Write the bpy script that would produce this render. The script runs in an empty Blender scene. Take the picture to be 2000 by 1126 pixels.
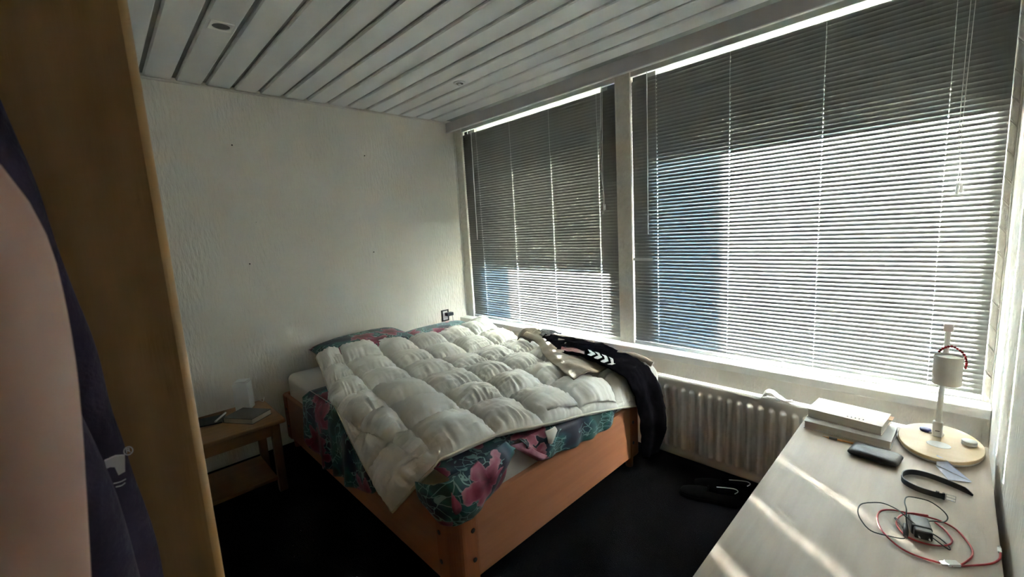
import bpy, math, random
import numpy as np
from mathutils import Vector, Matrix, noise

random.seed(7)
scene = bpy.context.scene
COL = scene.collection
R = math.radians

# ------------------------------------------------------------------ camera
CAM = Vector((-2.486, -3.35, 1.48))
yaw, pit, rol = R(43.834), R(-8.0255), R(-3.366)
fw = Vector((math.sin(yaw)*math.cos(pit), math.cos(yaw)*math.cos(pit), math.sin(pit)))
r0 = fw.cross(Vector((0, 0, 1))).normalized()
u0 = r0.cross(fw)
rt = math.cos(rol)*r0 + math.sin(rol)*u0
up = -math.sin(rol)*r0 + math.cos(rol)*u0
cd = bpy.data.cameras.new('camera')
cd.sensor_width = 36.0
cd.lens = 837.43/2000*36
cd.clip_start = 0.02
cd.dof.use_dof = True
cd.dof.focus_distance = 2.3
cd.dof.aperture_fstop = 9.0
cam = bpy.data.objects.new('camera', cd)
COL.objects.link(cam)
m3 = Matrix((rt, up, -fw)).transposed()
cam.matrix_world = Matrix.Translation(CAM) @ m3.to_4x4()
scene.camera = cam

# ------------------------------------------------------------------ sky, sun, exposure
SUN_DIR = Vector((-0.69, -1.0, -0.1725)).normalized()      # the way the low sun's light travels
world = bpy.data.worlds.new('sky')
scene.world = world
world.use_nodes = True
wn = world.node_tree.nodes
sky = wn.new('ShaderNodeTexSky')
sky.sky_type = 'NISHITA'
sky.sun_disc = False
sky.sun_elevation = R(35)
sky.sun_rotation = R(34.6)
sky.air_density = 1.0
sky.dust_density = 0.0
sky.ozone_density = 5.0
wn['Background'].inputs['Strength'].default_value = 30.0
world.node_tree.links.new(sky.outputs[0], wn['Background'].inputs['Color'])
sd = bpy.data.lights.new('sun', 'SUN')
sd.energy = 1100.0
sd.angle = R(1.0)
sd.color = (1.0, 0.985, 0.955)
sun = bpy.data.objects.new('sun', sd)
COL.objects.link(sun)
sun.rotation_euler = SUN_DIR.to_track_quat('-Z', 'Y').to_euler()
scene.view_settings.view_transform = 'Standard'
scene.view_settings.look = 'None'
scene.view_settings.gamma = 1.0
scene.view_settings.use_curve_mapping = False
scene.view_settings.exposure = 2.0
scene.cycles.use_guiding = True
scene.cycles.max_bounces = 16
scene.cycles.diffuse_bounces = 7
scene.cycles.transparent_max_bounces = 16
scene.cycles.sample_clamp_indirect = 60.0
scene.cycles.caustics_reflective = False
scene.cycles.caustics_refractive = False

# ------------------------------------------------------------------ helpers: objects
ORG = {}


def setprops(o, label=None, cat=None, group=None, kind=None):
    if label: o['label'] = label
    if cat: o['category'] = cat
    if group: o['group'] = group
    if kind: o['kind'] = kind
    return o


def thing(name, loc, label=None, cat=None, group=None, kind=None):
    e = bpy.data.objects.new(name, None)
    e.empty_display_size = 0.05
    COL.objects.link(e)
    e.location = loc
    ORG[e.name] = Vector(loc)
    return setprops(e, label, cat, group, kind)


def link_mesh(name, verts, faces, mat, parent=None, org=None, smooth=False, uvs=None):
    if parent is not None:
        o0 = ORG[parent.name]
    else:
        o0 = Vector(org) if org is not None else Vector((0, 0, 0))
    a = np.array([tuple(v) for v in verts], dtype=float) - np.array(o0)
    me = bpy.data.meshes.new(name)
    me.from_pydata(a.tolist(), [], faces)
    if smooth:
        me.polygons.foreach_set('use_smooth', [True]*len(me.polygons))
    if uvs is not None:
        uvl = me.uv_layers.new(name='UVMap')
        li = np.zeros(len(me.loops), dtype=np.int32)
        me.loops.foreach_get('vertex_index', li)
        uvl.data.foreach_set('uv', np.array(uvs, dtype=float)[li].ravel())
    if mat is not None:
        me.materials.append(mat)
    me.update()
    o = bpy.data.objects.new(name, me)
    COL.objects.link(o)
    if parent is not None:
        o.parent = parent
        ORG[o.name] = Vector(o0)
    else:
        o.location = o0
        ORG[o.name] = Vector(o0)
    return o


class MB:
    def __init__(self):
        self.v = []; self.f = []

    def add(self, vs, fs):
        n = len(self.v)
        self.v += [tuple(p) for p in vs]
        self.f += [tuple(i+n for i in f) for f in fs]
        return self

    def box(self, x0, x1, y0, y1, z0, z1, rz=0.0, c=None):
        vs = [(x, y, z) for z in (z0, z1) for x, y in ((x0, y0), (x1, y0), (x1, y1), (x0, y1))]
        if rz:
            cx, cy = c if c else ((x0+x1)/2, (y0+y1)/2)
            co, si = math.cos(rz), math.sin(rz)
            vs = [(cx+(x-cx)*co-(y-cy)*si, cy+(x-cx)*si+(y-cy)*co, z) for x, y, z in vs]
        return self.add(vs, [(3, 2, 1, 0), (4, 5, 6, 7), (0, 1, 5, 4), (1, 2, 6, 5), (2, 3, 7, 6), (3, 0, 4, 7)])

    def prism(self, pts, z0, z1):
        n = len(pts)
        vs = [(x, y, z0) for x, y in pts] + [(x, y, z1) for x, y in pts]
        fs = [tuple(reversed(range(n))), tuple(range(n, 2*n))]
        fs += [(i, (i+1) % n, n+(i+1) % n, n+i) for i in range(n)]
        return self.add(vs, fs)

    def extrude(self, pts, d):
        """closed 3d outline extruded by vector d"""
        n = len(pts)
        d = Vector(d)
        vs = [Vector(p) for p in pts] + [Vector(p)+d for p in pts]
        fs = [tuple(reversed(range(n))), tuple(range(n, 2*n))]
        fs += [(i, (i+1) % n, n+(i+1) % n, n+i) for i in range(n)]
        return self.add(vs, fs)

    def cyl(self, p0, p1, r0, r1=None, seg=16, caps=True):
        r1 = r0 if r1 is None else r1
        p0, p1 = Vector(p0), Vector(p1)
        ax = (p1-p0).normalized()
        a = ax.orthogonal().normalized(); b = ax.cross(a)
        vs = []
        for p, r in ((p0, r0), (p1, r1)):
            for k in range(seg):
                t = 2*math.pi*k/seg
                vs.append(p+a*r*math.cos(t)+b*r*math.sin(t))
        fs = [(k, (k+1) % seg, seg+(k+1) % seg, seg+k) for k in range(seg)]
        if caps:
            fs += [tuple(reversed(range(seg))), tuple(range(seg, 2*seg))]
        return self.add(vs, fs)

    def lathe(self, prof, c, seg=32, sx=1.0, sy=1.0):
        """prof: list of (radius, z) closed top to bottom"""
        cx, cy = c
        vs = []; fs = []
        for r, z in prof:
            for k in range(seg):
                t = 2*math.pi*k/seg
                vs.append((cx+r*sx*math.cos(t), cy+r*sy*math.sin(t), z))
        n = len(prof)
        for j in range(n-1):
            for k in range(seg):
                fs.append((j*seg+k, j*seg+(k+1) % seg, (j+1)*seg+(k+1) % seg, (j+1)*seg+k))
        fs.append(tuple(reversed(range(seg))))
        fs.append(tuple(range((n-1)*seg, n*seg)))
        return self.add(vs, fs)

    def tube(self, pts, r, seg=8, sub=6, closed=False):
        P = catmull(pts, sub, closed) if sub > 1 else [Vector(p) for p in pts]
        n = len(P)
        vs = []; fs = []
        prev = None
        for i, p in enumerate(P):
            t = (P[(i+1) % n]-P[i-1]) if (closed or 0 < i < n-1) else (P[1]-P[0] if i == 0 else P[-1]-P[-2])
            t.normalize()
            if prev is None:
                a = t.orthogonal().normalized()
            else:
                a = (prev - t*prev.dot(t))
                a = a.normalized() if a.length > 1e-6 else t.orthogonal().normalized()
            prev = a
            b = t.cross(a)
            rr = r(i/(n-1)) if callable(r) else r
            for k in range(seg):
                th = 2*math.pi*k/seg
                vs.append(p+a*rr*math.cos(th)+b*rr*math.sin(th))
        m = n if closed else n-1
        for i in range(m):
            j = (i+1) % n
            for k in range(seg):
                fs.append((i*seg+k, i*seg+(k+1) % seg, j*seg+(k+1) % seg, j*seg+k))
        if not closed:
            fs += [tuple(reversed(range(seg))), tuple(range((n-1)*seg, n*seg))]
        return self.add(vs, fs)

    def sphere(self, c, r, seg=10, rings=6, sx=1, sy=1, sz=1):
        vs = [(c[0], c[1], c[2]+r*sz)]
        for j in range(1, rings):
            ph = math.pi*j/rings
            for k in range(seg):
                t = 2*math.pi*k/seg
                vs.append((c[0]+r*sx*math.sin(ph)*math.cos(t), c[1]+r*sy*math.sin(ph)*math.sin(t), c[2]+r*sz*math.cos(ph)))
        vs.append((c[0], c[1], c[2]-r*sz))
        fs = [(0, 1+k, 1+(k+1) % seg) for k in range(seg)]
        for j in range(rings-2):
            for k in range(seg):
                a = 1+j*seg
                fs.append((a+k, a+seg+k, a+seg+(k+1) % seg, a+(k+1) % seg))
        last = len(vs)-1; a = 1+(rings-2)*seg
        fs += [(last, a+(k+1) % seg, a+k) for k in range(seg)]
        return self.add(vs, fs)

    def rot(self, rz, c):
        co, si = math.cos(rz), math.sin(rz)
        self.v = [(c[0]+(x-c[0])*co-(y-c[1])*si, c[1]+(x-c[0])*si+(y-c[1])*co, z) for x, y, z in self.v]
        return self

    def build(self, name, mat, parent=None, org=None, smooth=False, bevel=0.0, seg=2, label=None, cat=None, group=None, kind=None):
        o = link_mesh(name, self.v, self.f, mat, parent, org, smooth)
        if bevel:
            b = o.modifiers.new('bevel', 'BEVEL')
            b.width = bevel; b.segments = seg; b.limit_method = 'ANGLE'; b.angle_limit = R(40)
        return setprops(o, label, cat, group, kind)


def catmull(pts, sub=6, closed=False):
    P = [Vector(p) for p in pts]
    n = len(P)
    out = []
    m = n if closed else n-1
    for i in range(m):
        if closed:
            a, b, c, d = P[i-1], P[i], P[(i+1) % n], P[(i+2) % n]
        else:
            b, c = P[i], P[i+1]
            a = P[i-1] if i > 0 else b*2-c
            d = P[i+2] if i+2 < n else c*2-b
        for k in range(sub):
            t = k/sub
            out.append(0.5*((2*b)+(c-a)*t+(2*a-5*b+4*c-d)*t*t+(3*b-a-3*c+d)*t**3))
    if not closed:
        out.append(P[-1].copy())
    return out


def net_eval(net, nu, nv):
    """net[j][i] control points -> (nv+1, nu+1, 3) array through them (Catmull-Rom)"""
    rows = []
    ni = len(net[0])-1
    nj = len(net)-1
    for r in net:
        rows.append(resample(r, nu))
    out = np.zeros((nv+1, nu+1, 3))
    for c in range(nu+1):
        colp = resample([rows[j][c] for j in range(nj+1)], nv)
        out[:, c, :] = np.array([tuple(p) for p in colp])
    return out


def resample(pts, n):
    P = [Vector(p) for p in pts]
    m = len(P)-1
    out = []
    for k in range(n+1):
        s = k/n*m
        i = min(int(s), m-1); t = s-i
        b, c = P[i], P[i+1]
        a = P[i-1] if i > 0 else b*2-c
        d = P[i+2] if i+2 <= m else c*2-b
        out.append(0.5*((2*b)+(c-a)*t+(2*a-5*b+4*c-d)*t*t+(3*b-a-3*c+d)*t**3))
    return out


def normals(A):
    du = np.gradient(A, axis=1); dv = np.gradient(A, axis=0)
    n = np.cross(du, dv)
    n /= np.maximum(np.linalg.norm(n, axis=2, keepdims=True), 1e-9)
    return n


def grid_faces(nv, nu, keep=None):
    f = []
    w = nu+1
    for j in range(nv):
        for i in range(nu):
            if keep is None or keep(j, i):
                f.append((j*w+i, j*w+i+1, (j+1)*w+i+1, (j+1)*w+i))
    return f


def cloth(name, A, mat, parent=None, org=None, thick=0.003, uv=(1, 1), keep=None, offset=0.0, **kw):
    nv, nu = A.shape[0]-1, A.shape[1]-1
    uvs = [(i/nu*uv[0], j/nv*uv[1]) for j in range(nv+1) for i in range(nu+1)]
    o = link_mesh(name, A.reshape(-1, 3), grid_faces(nv, nu, keep), mat, parent, org, True, uvs)
    if thick:
        s = o.modifiers.new('solid', 'SOLIDIFY'); s.thickness = thick; s.offset = offset
    return setprops(o, **kw)


# ------------------------------------------------------------------ helpers: materials
def newmat(name):
    m = bpy.data.materials.new(name)
    m.use_nodes = True
    return m, m.node_tree, m.node_tree.nodes['Principled BSDF']


def pm(name, c1, c2=None, scale=8.0, stretch=(1, 1, 1), rough=0.6, bump=0.0, bscale=None, bstretch=None, metal=0.0, detail=4.0, sheen=0.0, lo=0.35, hi=0.65, coat=0.0, spec=None):
    m, nt, b = newmat(name)
    N, L = nt.nodes, nt.links
    c2 = c2 or tuple(x*0.9 for x in c1)
    tc = N.new('ShaderNodeTexCoord')
    mp = N.new('ShaderNodeMapping'); mp.inputs['Scale'].default_value = stretch
    L.new(tc.outputs['Object'], mp.inputs['Vector'])
    nz = N.new('ShaderNodeTexNoise'); nz.inputs['Scale'].default_value = scale; nz.inputs['Detail'].default_value = detail
    L.new(mp.outputs['Vector'], nz.inputs['Vector'])
    cr = N.new('ShaderNodeValToRGB')
    cr.color_ramp.elements[0].position = lo; cr.color_ramp.elements[0].color = (*c2, 1)
    cr.color_ramp.elements[1].position = hi; cr.color_ramp.elements[1].color = (*c1, 1)
    L.new(nz.outputs['Fac'], cr.inputs['Fac'])
    L.new(cr.outputs['Color'], b.inputs['Base Color'])
    b.inputs['Roughness'].default_value = rough
    b.inputs['Metallic'].default_value = metal
    if spec is not None: b.inputs['Specular IOR Level'].default_value = spec
    if sheen:
        b.inputs['Sheen Weight'].default_value = sheen
    if coat:
        b.inputs['Coat Weight'].default_value = coat
    if bump:
        mp2 = N.new('ShaderNodeMapping'); mp2.inputs['Scale'].default_value = bstretch or stretch
        L.new(tc.outputs['Object'], mp2.inputs['Vector'])
        n2 = N.new('ShaderNodeTexNoise'); n2.inputs['Scale'].default_value = bscale or scale*6; n2.inputs['Detail'].default_value = 3
        L.new(mp2.outputs['Vector'], n2.inputs['Vector'])
        bp = N.new('ShaderNodeBump'); bp.inputs['Strength'].default_value = 1.0; bp.inputs['Distance'].default_value = bump
        L.new(n2.outputs['Fac'], bp.inputs['Height'])
        L.new(bp.outputs['Normal'], b.inputs['Normal'])
    return m


def floral(name, seed):
    m, nt, b = newmat(name)
    N, L = nt.nodes, nt.links

    def math_(op, a, c=None):
        n = N.new('ShaderNodeMath'); n.operation = op
        for k, x in enumerate((a, c)):
            if x is None: continue
            if isinstance(x, (int, float)): n.inputs[k].default_value = x
            else: L.new(x, n.inputs[k])
        return n.outputs[0]

    def mix(fac, a, c):
        n = N.new('ShaderNodeMix'); n.data_type = 'RGBA'
        L.new(fac, n.inputs[0])
        for s, x in ((6, a), (7, c)):
            if isinstance(x, tuple): n.inputs[s].default_value = (*x, 1)
            else: L.new(x, n.inputs[s])
        return n.outputs[2]

    tc = N.new('ShaderNodeTexCoord')
    mp = N.new('ShaderNodeMapping'); mp.inputs['Location'].default_value = (seed, seed*1.7, seed*0.6)
    L.new(tc.outputs['UV'], mp.inputs['Vector'])
    V = mp.outputs['Vector']
    nz = N.new('ShaderNodeTexNoise'); nz.inputs['Scale'].default_value = 5.0; nz.inputs['Detail'].default_value = 2
    L.new(V, nz.inputs['Vector'])
    cr = N.new('ShaderNodeValToRGB')
    e = cr.color_ramp.elements
    e[0].position = 0.42; e[0].color = (0.006, 0.008, 0.03, 1)
    e[1].position = 0.62; e[1].color = (0.012, 0.055, 0.05, 1)
    k = e.new(0.50); k.color = (0.012, 0.06, 0.085, 1)
    k = e.new(0.56); k.color = (0.02, 0.13, 0.125, 1)
    L.new(nz.outputs['Fac'], cr.inputs['Fac'])
    base = cr.outputs['Color']
    # fine drawn line work
    vo = N.new('ShaderNodeTexVoronoi'); vo.feature = 'DISTANCE_TO_EDGE'; vo.inputs['Scale'].default_value = 24
    n3 = N.new('ShaderNodeTexNoise'); n3.inputs['Scale'].default_value = 9
    L.new(V, n3.inputs['Vector'])
    va = N.new('ShaderNodeVectorMath'); va.operation = 'MULTIPLY_ADD'
    L.new(n3.outputs['Color'], va.inputs[0]); va.inputs[1].default_value = (0.12, 0.12, 0.0); L.new(V, va.inputs[2])
    L.new(va.outputs[0], vo.inputs['Vector'])
    line = math_('LESS_THAN', vo.outputs['Distance'], 0.045)
    n4 = N.new('ShaderNodeTexNoise'); n4.inputs['Scale'].default_value = 6
    L.new(V, n4.inputs['Vector'])
    line = math_('MULTIPLY', line, math_('GREATER_THAN', n4.outputs['Fac'], 0.47))
    base = mix(line, base, (0.22, 0.38, 0.38))
    # flowers with five petals
    v2 = N.new('ShaderNodeTexVoronoi'); v2.feature = 'F1'; v2.inputs['Scale'].default_value = 4.0; v2.inputs['Randomness'].default_value = 0.8
    v2.voronoi_dimensions = '2D'
    nd = N.new('ShaderNodeTexNoise'); nd.inputs['Scale'].default_value = 11; nd.inputs['Detail'].default_value = 3
    L.new(V, nd.inputs['Vector'])
    vd = N.new('ShaderNodeVectorMath'); vd.operation = 'MULTIPLY_ADD'
    L.new(nd.outputs['Color'], vd.inputs[0]); vd.inputs[1].default_value = (0.13, 0.13, 0.0); L.new(V, vd.inputs[2])
    VD = vd.outputs[0]
    L.new(VD, v2.inputs['Vector'])
    # offset from cell centre
    sc = N.new('ShaderNodeVectorMath'); sc.operation = 'SUBTRACT'
    L.new(VD, sc.inputs[0]); L.new(v2.outputs['Position'], sc.inputs[1])
    sx = N.new('ShaderNodeSeparateXYZ'); L.new(sc.outputs[0], sx.inputs[0])
    ang = math_('ARCTAN2', sx.outputs[1], sx.outputs[0])
    pet = math_('ABSOLUTE', math_('SINE', math_('MULTIPLY', ang, 2.5)))
    rad = math_('MULTIPLY_ADD', pet, 0.2)
    N_ = rad.node; N_.inputs[2].default_value = 0.2
    q = math_('DIVIDE', v2.outputs['Distance'], rad)
    isf = math_('LESS_THAN', q, 1.0)
    sp = N.new('ShaderNodeSeparateColor'); L.new(v2.outputs['Color'], sp.inputs[0])
    isf = math_('MULTIPLY', isf, math_('GREATER_THAN', sp.outputs[0], 0.42))
    c2 = N.new('ShaderNodeValToRGB')
    e = c2.color_ramp.elements
    e[0].position = 0.0; e[0].color = (0.05, 0.0, 0.015, 1)
    e[1].position = 1.0; e[1].color = (0.42, 0.18, 0.23, 1)
    k = e.new(0.35); k.color = (0.17, 0.008, 0.035, 1)
    k = e.new(0.75); k.color = (0.27, 0.035, 0.085, 1)
    L.new(q, c2.inputs['Fac'])
    base = mix(isf, base, c2.outputs['Color'])
    L.new(base, b.inputs['Base Color'])
    b.inputs['Roughness'].default_value = 0.55
    b.inputs['Sheen Weight'].default_value = 0.15
    return m


def wood(name, c1, c2, axis='x', rough=0.45, scale=3.0, coat=0.0, hi=0.65):
    st = {'x': (0.6, 9, 9), 'y': (9, 0.6, 9), 'z': (9, 9, 0.6)}[axis]
    return pm(name, c1, c2, scale=scale, stretch=st, rough=rough, bump=0.0004, bscale=scale*9, detail=6, lo=0.3, hi=hi, coat=coat)


M = {}
M['wall'] = pm('wallpaper', (0.79, 0.75, 0.685), (0.75, 0.71, 0.645), scale=2.0, rough=0.85, bump=0.008, bscale=38, bstretch=(1.6, 1.6, 0.42))
M['plaster'] = pm('rough_plaster', (0.72, 0.68, 0.62), (0.66, 0.62, 0.56), scale=30, rough=0.9, bump=0.006, bscale=70, bstretch=(1.5, 1.5, 0.5))
M['panel'] = pm('ceiling_paint', (0.74, 0.74, 0.735), (0.71, 0.71, 0.705), scale=3, rough=0.5)
M['gap'] = pm('ceiling_gap', (0.30, 0.30, 0.29), (0.26, 0.26, 0.25), scale=4, rough=0.7)
M['valance'] = pm('valance_paint', (0.50, 0.48, 0.48), (0.46, 0.44, 0.44), scale=5, rough=0.5)
M['carpet'] = pm('carpet', (0.008, 0.007, 0.0085), (0.0045, 0.004, 0.005), scale=160, rough=1.0, bump=0.004, bscale=260, spec=0.05)
M['white'] = pm('white_paint', (0.78, 0.76, 0.73), (0.74, 0.72, 0.69), scale=6, rough=0.35)
M['trim'] = pm('trim_paint', (0.74, 0.71, 0.66), (0.70, 0.67, 0.62), scale=6, rough=0.4)
M['slat'] = pm('slat_lacquer', (0.225, 0.225, 0.215), (0.21, 0.21, 0.20), scale=5, rough=0.65, spec=0.1)
M['rail'] = pm('rail_lacquer', (0.62, 0.62, 0.60), (0.58, 0.58, 0.56), scale=5, rough=0.35)
M['cord'] = pm('white_cord', (0.75, 0.74, 0.70), (0.70, 0.69, 0.65), scale=60, rough=0.8)
M['wand'] = pm('clear_plastic', (0.72, 0.72, 0.72), (0.66, 0.66, 0.66), scale=20, rough=0.15)
M['frame'] = pm('frame_paint', (0.42, 0.41, 0.38), (0.38, 0.37, 0.34), scale=6, rough=0.4)
M['brick_out'] = pm('outer_render', (0.20, 0.20, 0.20), (0.15, 0.15, 0.15), scale=14, rough=0.9)
M['ground'] = pm('asphalt', (0.060, 0.064, 0.072), (0.045, 0.048, 0.055), scale=2, rough=0.9)
M['rad'] = pm('radiator_enamel', (0.78, 0.745, 0.70), (0.74, 0.705, 0.66), scale=5, rough=0.35)
M['bedwood_x'] = wood('beech_x', (0.46, 0.19, 0.098), (0.395, 0.158, 0.078), 'x')
M['bedwood_y'] = wood('beech_y', (0.46, 0.19, 0.098), (0.395, 0.158, 0.078), 'y')
M['bedwood_z'] = wood('beech_z', (0.40, 0.135, 0.055), (0.33, 0.105, 0.042), 'z')
M['wardrobe'] = wood('oak_veneer', (0.36, 0.20, 0.075), (0.28, 0.145, 0.05), 'z', rough=0.5, scale=4)
M['lipping'] = wood('oak_lipping', (0.50, 0.29, 0.12), (0.42, 0.23, 0.09), 'z', rough=0.4)
M['desk'] = wood('birch_veneer', (0.43, 0.355, 0.285), (0.385, 0.315, 0.25), 'x', rough=0.42, scale=5)
M['nswood'] = wood('pine_x', (0.31, 0.155, 0.062), (0.25, 0.12, 0.045), 'x', rough=0.5)
M['nswood_z'] = wood('pine_z', (0.24, 0.125, 0.055), (0.19, 0.10, 0.042), 'z', rough=0.5)
M['bolt'] = pm('bolt_cap', (0.03, 0.03, 0.035), (0.02, 0.02, 0.02), rough=0.4)
M['sheet'] = pm('fitted_sheet', (0.72, 0.70, 0.66), (0.69, 0.67, 0.63), scale=3, rough=0.9, bump=0.0012, bscale=50)
M['duvet'] = pm('down_duvet', (0.78, 0.765, 0.73), (0.74, 0.725, 0.69), scale=3, rough=0.6, bump=0.004, bscale=17, bstretch=(1, 1, 1), sheen=0.1)
M['piping'] = pm('duvet_piping', (0.70, 0.66, 0.58), (0.64, 0.60, 0.52), scale=40, rough=0.7)
M['floral'] = floral('floral_cotton', 0.0)
M['floral_b'] = floral('floral_cotton_b', 3.31)
M['beige'] = pm('beige_cotton', (0.30, 0.25, 0.19), (0.25, 0.205, 0.155), scale=9, rough=0.9, bump=0.004, bscale=18, sheen=0.1)
M['black_cloth'] = pm('black_jersey', (0.0055, 0.005, 0.0065), (0.004, 0.0035, 0.005), scale=12, rough=0.9, spec=0.0, bump=0.003, bscale=20)
M['red_cloth'] = pm('red_print', (0.11, 0.006, 0.010), (0.085, 0.005, 0.008), scale=30, rough=0.6)
M['white_cloth'] = pm('white_print', (0.78, 0.78, 0.78), (0.72, 0.72, 0.72), scale=30, rough=0.6)
M['purple'] = pm('purple_fleece', (0.024, 0.013, 0.042), (0.016, 0.009, 0.030), scale=14, rough=0.95, bump=0.002, bscale=120, sheen=0.05)
M['skin'] = pm('skin', (0.50, 0.305, 0.24), (0.42, 0.235, 0.185), scale=9, rough=0.55, bump=0.0006, bscale=60, detail=3)
M['skin'].node_tree.nodes['Principled BSDF'].inputs['Subsurface Weight'].default_value = 0.1
M['skin'].node_tree.nodes['Principled BSDF'].inputs['Subsurface Radius'].default_value = (0.01, 0.004, 0.002)
M['darkvest'] = pm('dark_vest', (0.03, 0.03, 0.035), (0.02, 0.02, 0.025), scale=20, rough=0.9)
M['hair'] = pm('dark_hair', (0.03, 0.018, 0.010), (0.015, 0.009, 0.005), scale=60, stretch=(4, 4, 0.5), rough=0.5)
M['plastic_white'] = pm('white_plastic', (0.72, 0.72, 0.70), (0.68, 0.68, 0.66), scale=10, rough=0.35)
M['plastic_black'] = pm('black_plastic', (0.012, 0.012, 0.014), (0.008, 0.008, 0.010), scale=10, rough=0.3)
M['plastic_blue'] = pm('blue_plastic', (0.02, 0.03, 0.16), (0.015, 0.022, 0.12), scale=10, rough=0.3)
M['metal'] = pm('steel', (0.62, 0.62, 0.63), (0.56, 0.56, 0.57), scale=20, rough=0.25, metal=1.0)
M['shade'] = pm('lamp_shade', (0.60, 0.575, 0.53), (0.56, 0.535, 0.49), scale=20, rough=0.7)
M['lampwood'] = wood('lamp_birch', (0.66, 0.50, 0.31), (0.60, 0.44, 0.26), 'y', rough=0.4)
M['beads'] = pm('red_bead', (0.30, 0.012, 0.02), (0.22, 0.008, 0.015), scale=30, rough=0.25)
M['page'] = pm('book_pages', (0.60, 0.565, 0.50), (0.52, 0.485, 0.42), scale=10, stretch=(1, 1, 90), rough=0.9, detail=1)
M['cover_a'] = pm('cream_cover', (0.60, 0.545, 0.49), (0.54, 0.44, 0.39), scale=12, stretch=(1, 4, 1), rough=0.4)
M['cover_b'] = pm('grey_cover', (0.58, 0.57, 0.55), (0.50, 0.49, 0.48), scale=9, rough=0.4)
M['cover_dark'] = pm('dark_cover', (0.035, 0.035, 0.038), (0.012, 0.012, 0.014), scale=22, rough=0.35, lo=0.45, hi=0.7)
M['orange'] = pm('orange_paint', (0.55, 0.24, 0.06), (0.48, 0.20, 0.05), scale=30, rough=0.4)
M['leather'] = pm('black_leather', (0.015, 0.016, 0.019), (0.010, 0.010, 0.012), scale=40, rough=0.33, bump=0.0005, bscale=240)
M['paper'] = pm('blue_white_paper', (0.62, 0.66, 0.80), (0.57, 0.61, 0.76), scale=20, rough=0.8)
M['tissue'] = pm('tissue', (0.66, 0.65, 0.62), (0.60, 0.59, 0.56), scale=20, rough=0.9)
M['red_rubber'] = pm('red_rubber', (0.42, 0.018, 0.028), (0.36, 0.014, 0.022), scale=30, rough=0.4)
M['shoe'] = pm('black_shoe', (0.007, 0.0065, 0.007), (0.005, 0.005, 0.0055), scale=30, rough=0.8, spec=0.05)
M['hole'] = pm('dark_hole', (0.02, 0.018, 0.016), (0.015, 0.013, 0.012), rough=0.9)
M['spot_inner'] = pm('spot_inner', (0.22, 0.22, 0.21), (0.16, 0.16, 0.155), scale=12, rough=0.5)

# translucent dark outdoor screen fabric
m, nt, b = newmat('screen_fabric')
M['screen'] = m
out = nt.nodes['Material Output']
b.inputs['Base Color'].default_value = (0.05, 0.05, 0.048, 1)
b.inputs['Roughness'].default_value = 0.9
nzs = nt.nodes.new('ShaderNodeTexNoise'); nzs.inputs['Scale'].default_value = 300
rp = nt.nodes.new('ShaderNodeValToRGB')
rp.color_ramp.elements[0].color = (0.40, 0.39, 0.35, 1); rp.color_ramp.elements[1].color = (0.48, 0.47, 0.42, 1)
nt.links.new(nzs.outputs['Fac'], rp.inputs['Fac'])
tr = nt.nodes.new('ShaderNodeBsdfTranslucent')
nt.links.new(rp.outputs['Color'], tr.inputs['Color'])
mx = nt.nodes.new('ShaderNodeMixShader'); mx.inputs[0].default_value = 0.5
nt.links.new(b.outputs[0], mx.inputs[1]); nt.links.new(tr.outputs[0], mx.inputs[2])
nt.links.new(mx.outputs[0], out.inputs['Surface'])
# thin window glass
m, nt, b = newmat('window_glass')
M['glass'] = m
out = nt.nodes['Material Output']
tp = nt.nodes.new('ShaderNodeBsdfTransparent'); tp.inputs['Color'].default_value = (0.92, 0.95, 0.94, 1)
gl = nt.nodes.new('ShaderNodeBsdfGlossy'); gl.inputs['Roughness'].default_value = 0.02
mx = nt.nodes.new('ShaderNodeMixShader'); mx.inputs[0].default_value = 0.05
nt.links.new(tp.outputs[0], mx.inputs[1]); nt.links.new(gl.outputs[0], mx.inputs[2])
nt.links.new(mx.outputs[0], out.inputs['Surface'])

# ------------------------------------------------------------------ the room
XL, YR, ZC = -3.06, -3.495, 2.478
ST = dict(kind='structure')
fl = MB().box(XL-0.1, 0.43, YR-0.1, 0.1, -0.12, 0).build('floor', M['carpet'], **ST)
MB().box(XL-0.1, 0.43, 0, 0.12, 0, 2.6).build('wall_far', M['wall'], **ST)
MB().box(XL-0.1, XL, YR-0.1, 0.1, 0, 2.6).build('wall_left', M['wall'], **ST)
MB().box(XL-0.1, 0.43, YR-0.12, YR, 0, 2.6).build('wall_right', M['wall'], **ST)
wf = bpy.data.objects['wall_far']
for (x, z) in ((-1.738, 2.124), (-0.822, 2.121), (-0.828, 1.349), (-1.734, 1.341)):
    MB().cyl((x, 0.004, z), (x, -0.0035, z), 0.0055, 0.004, 8).build('screw_hole', M['hole'], wf)
MB().cyl((-1.66, 0.004, 1.62), (-1.66, -0.002, 1.62), 0.0025, 0.002, 6).build('screw_hole', M['hole'], wf)

# window wall: parapet, outer piers, head, inner piers
W1 = (-1.60, -0.24)      # glazed openings (y)
W2 = (-3.38, -2.00)
ZB, ZT = 0.66, 2.45
MB().box(0.03, 0.43, YR, 0, 0, 0.600).build('wall_window_parapet', M['wall'], **ST)
wo = MB()
for y0, y1 in ((-0.148, 0.0), (-1.944, -1.66), (YR, -3.44)):
    wo.box(0.13, 0.43, y0, y1, 0.600, 2.6)
wo.box(0.13, 0.43, YR, 0, ZT, 2.6)
wo.box(0.20, 0.43, YR, 0, 0.600, ZB-0.02)
wo.build('wall_window', M['brick_out'], **ST)
pier = MB().box(0.088, 0.13, -1.742, -1.850, 0.64, 2.6).build('wall_pier', M['plaster'], **ST)
MB().box(0.088, 0.13, -0.108, 0.0, 0.64, 2.6).build('wall_pier', M['plaster'], **ST)
pr = MB().box(0.092, 0.13, YR, -3.468, 0.64, 2.6).build('wall_pier', M['plaster'], **ST)
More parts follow.
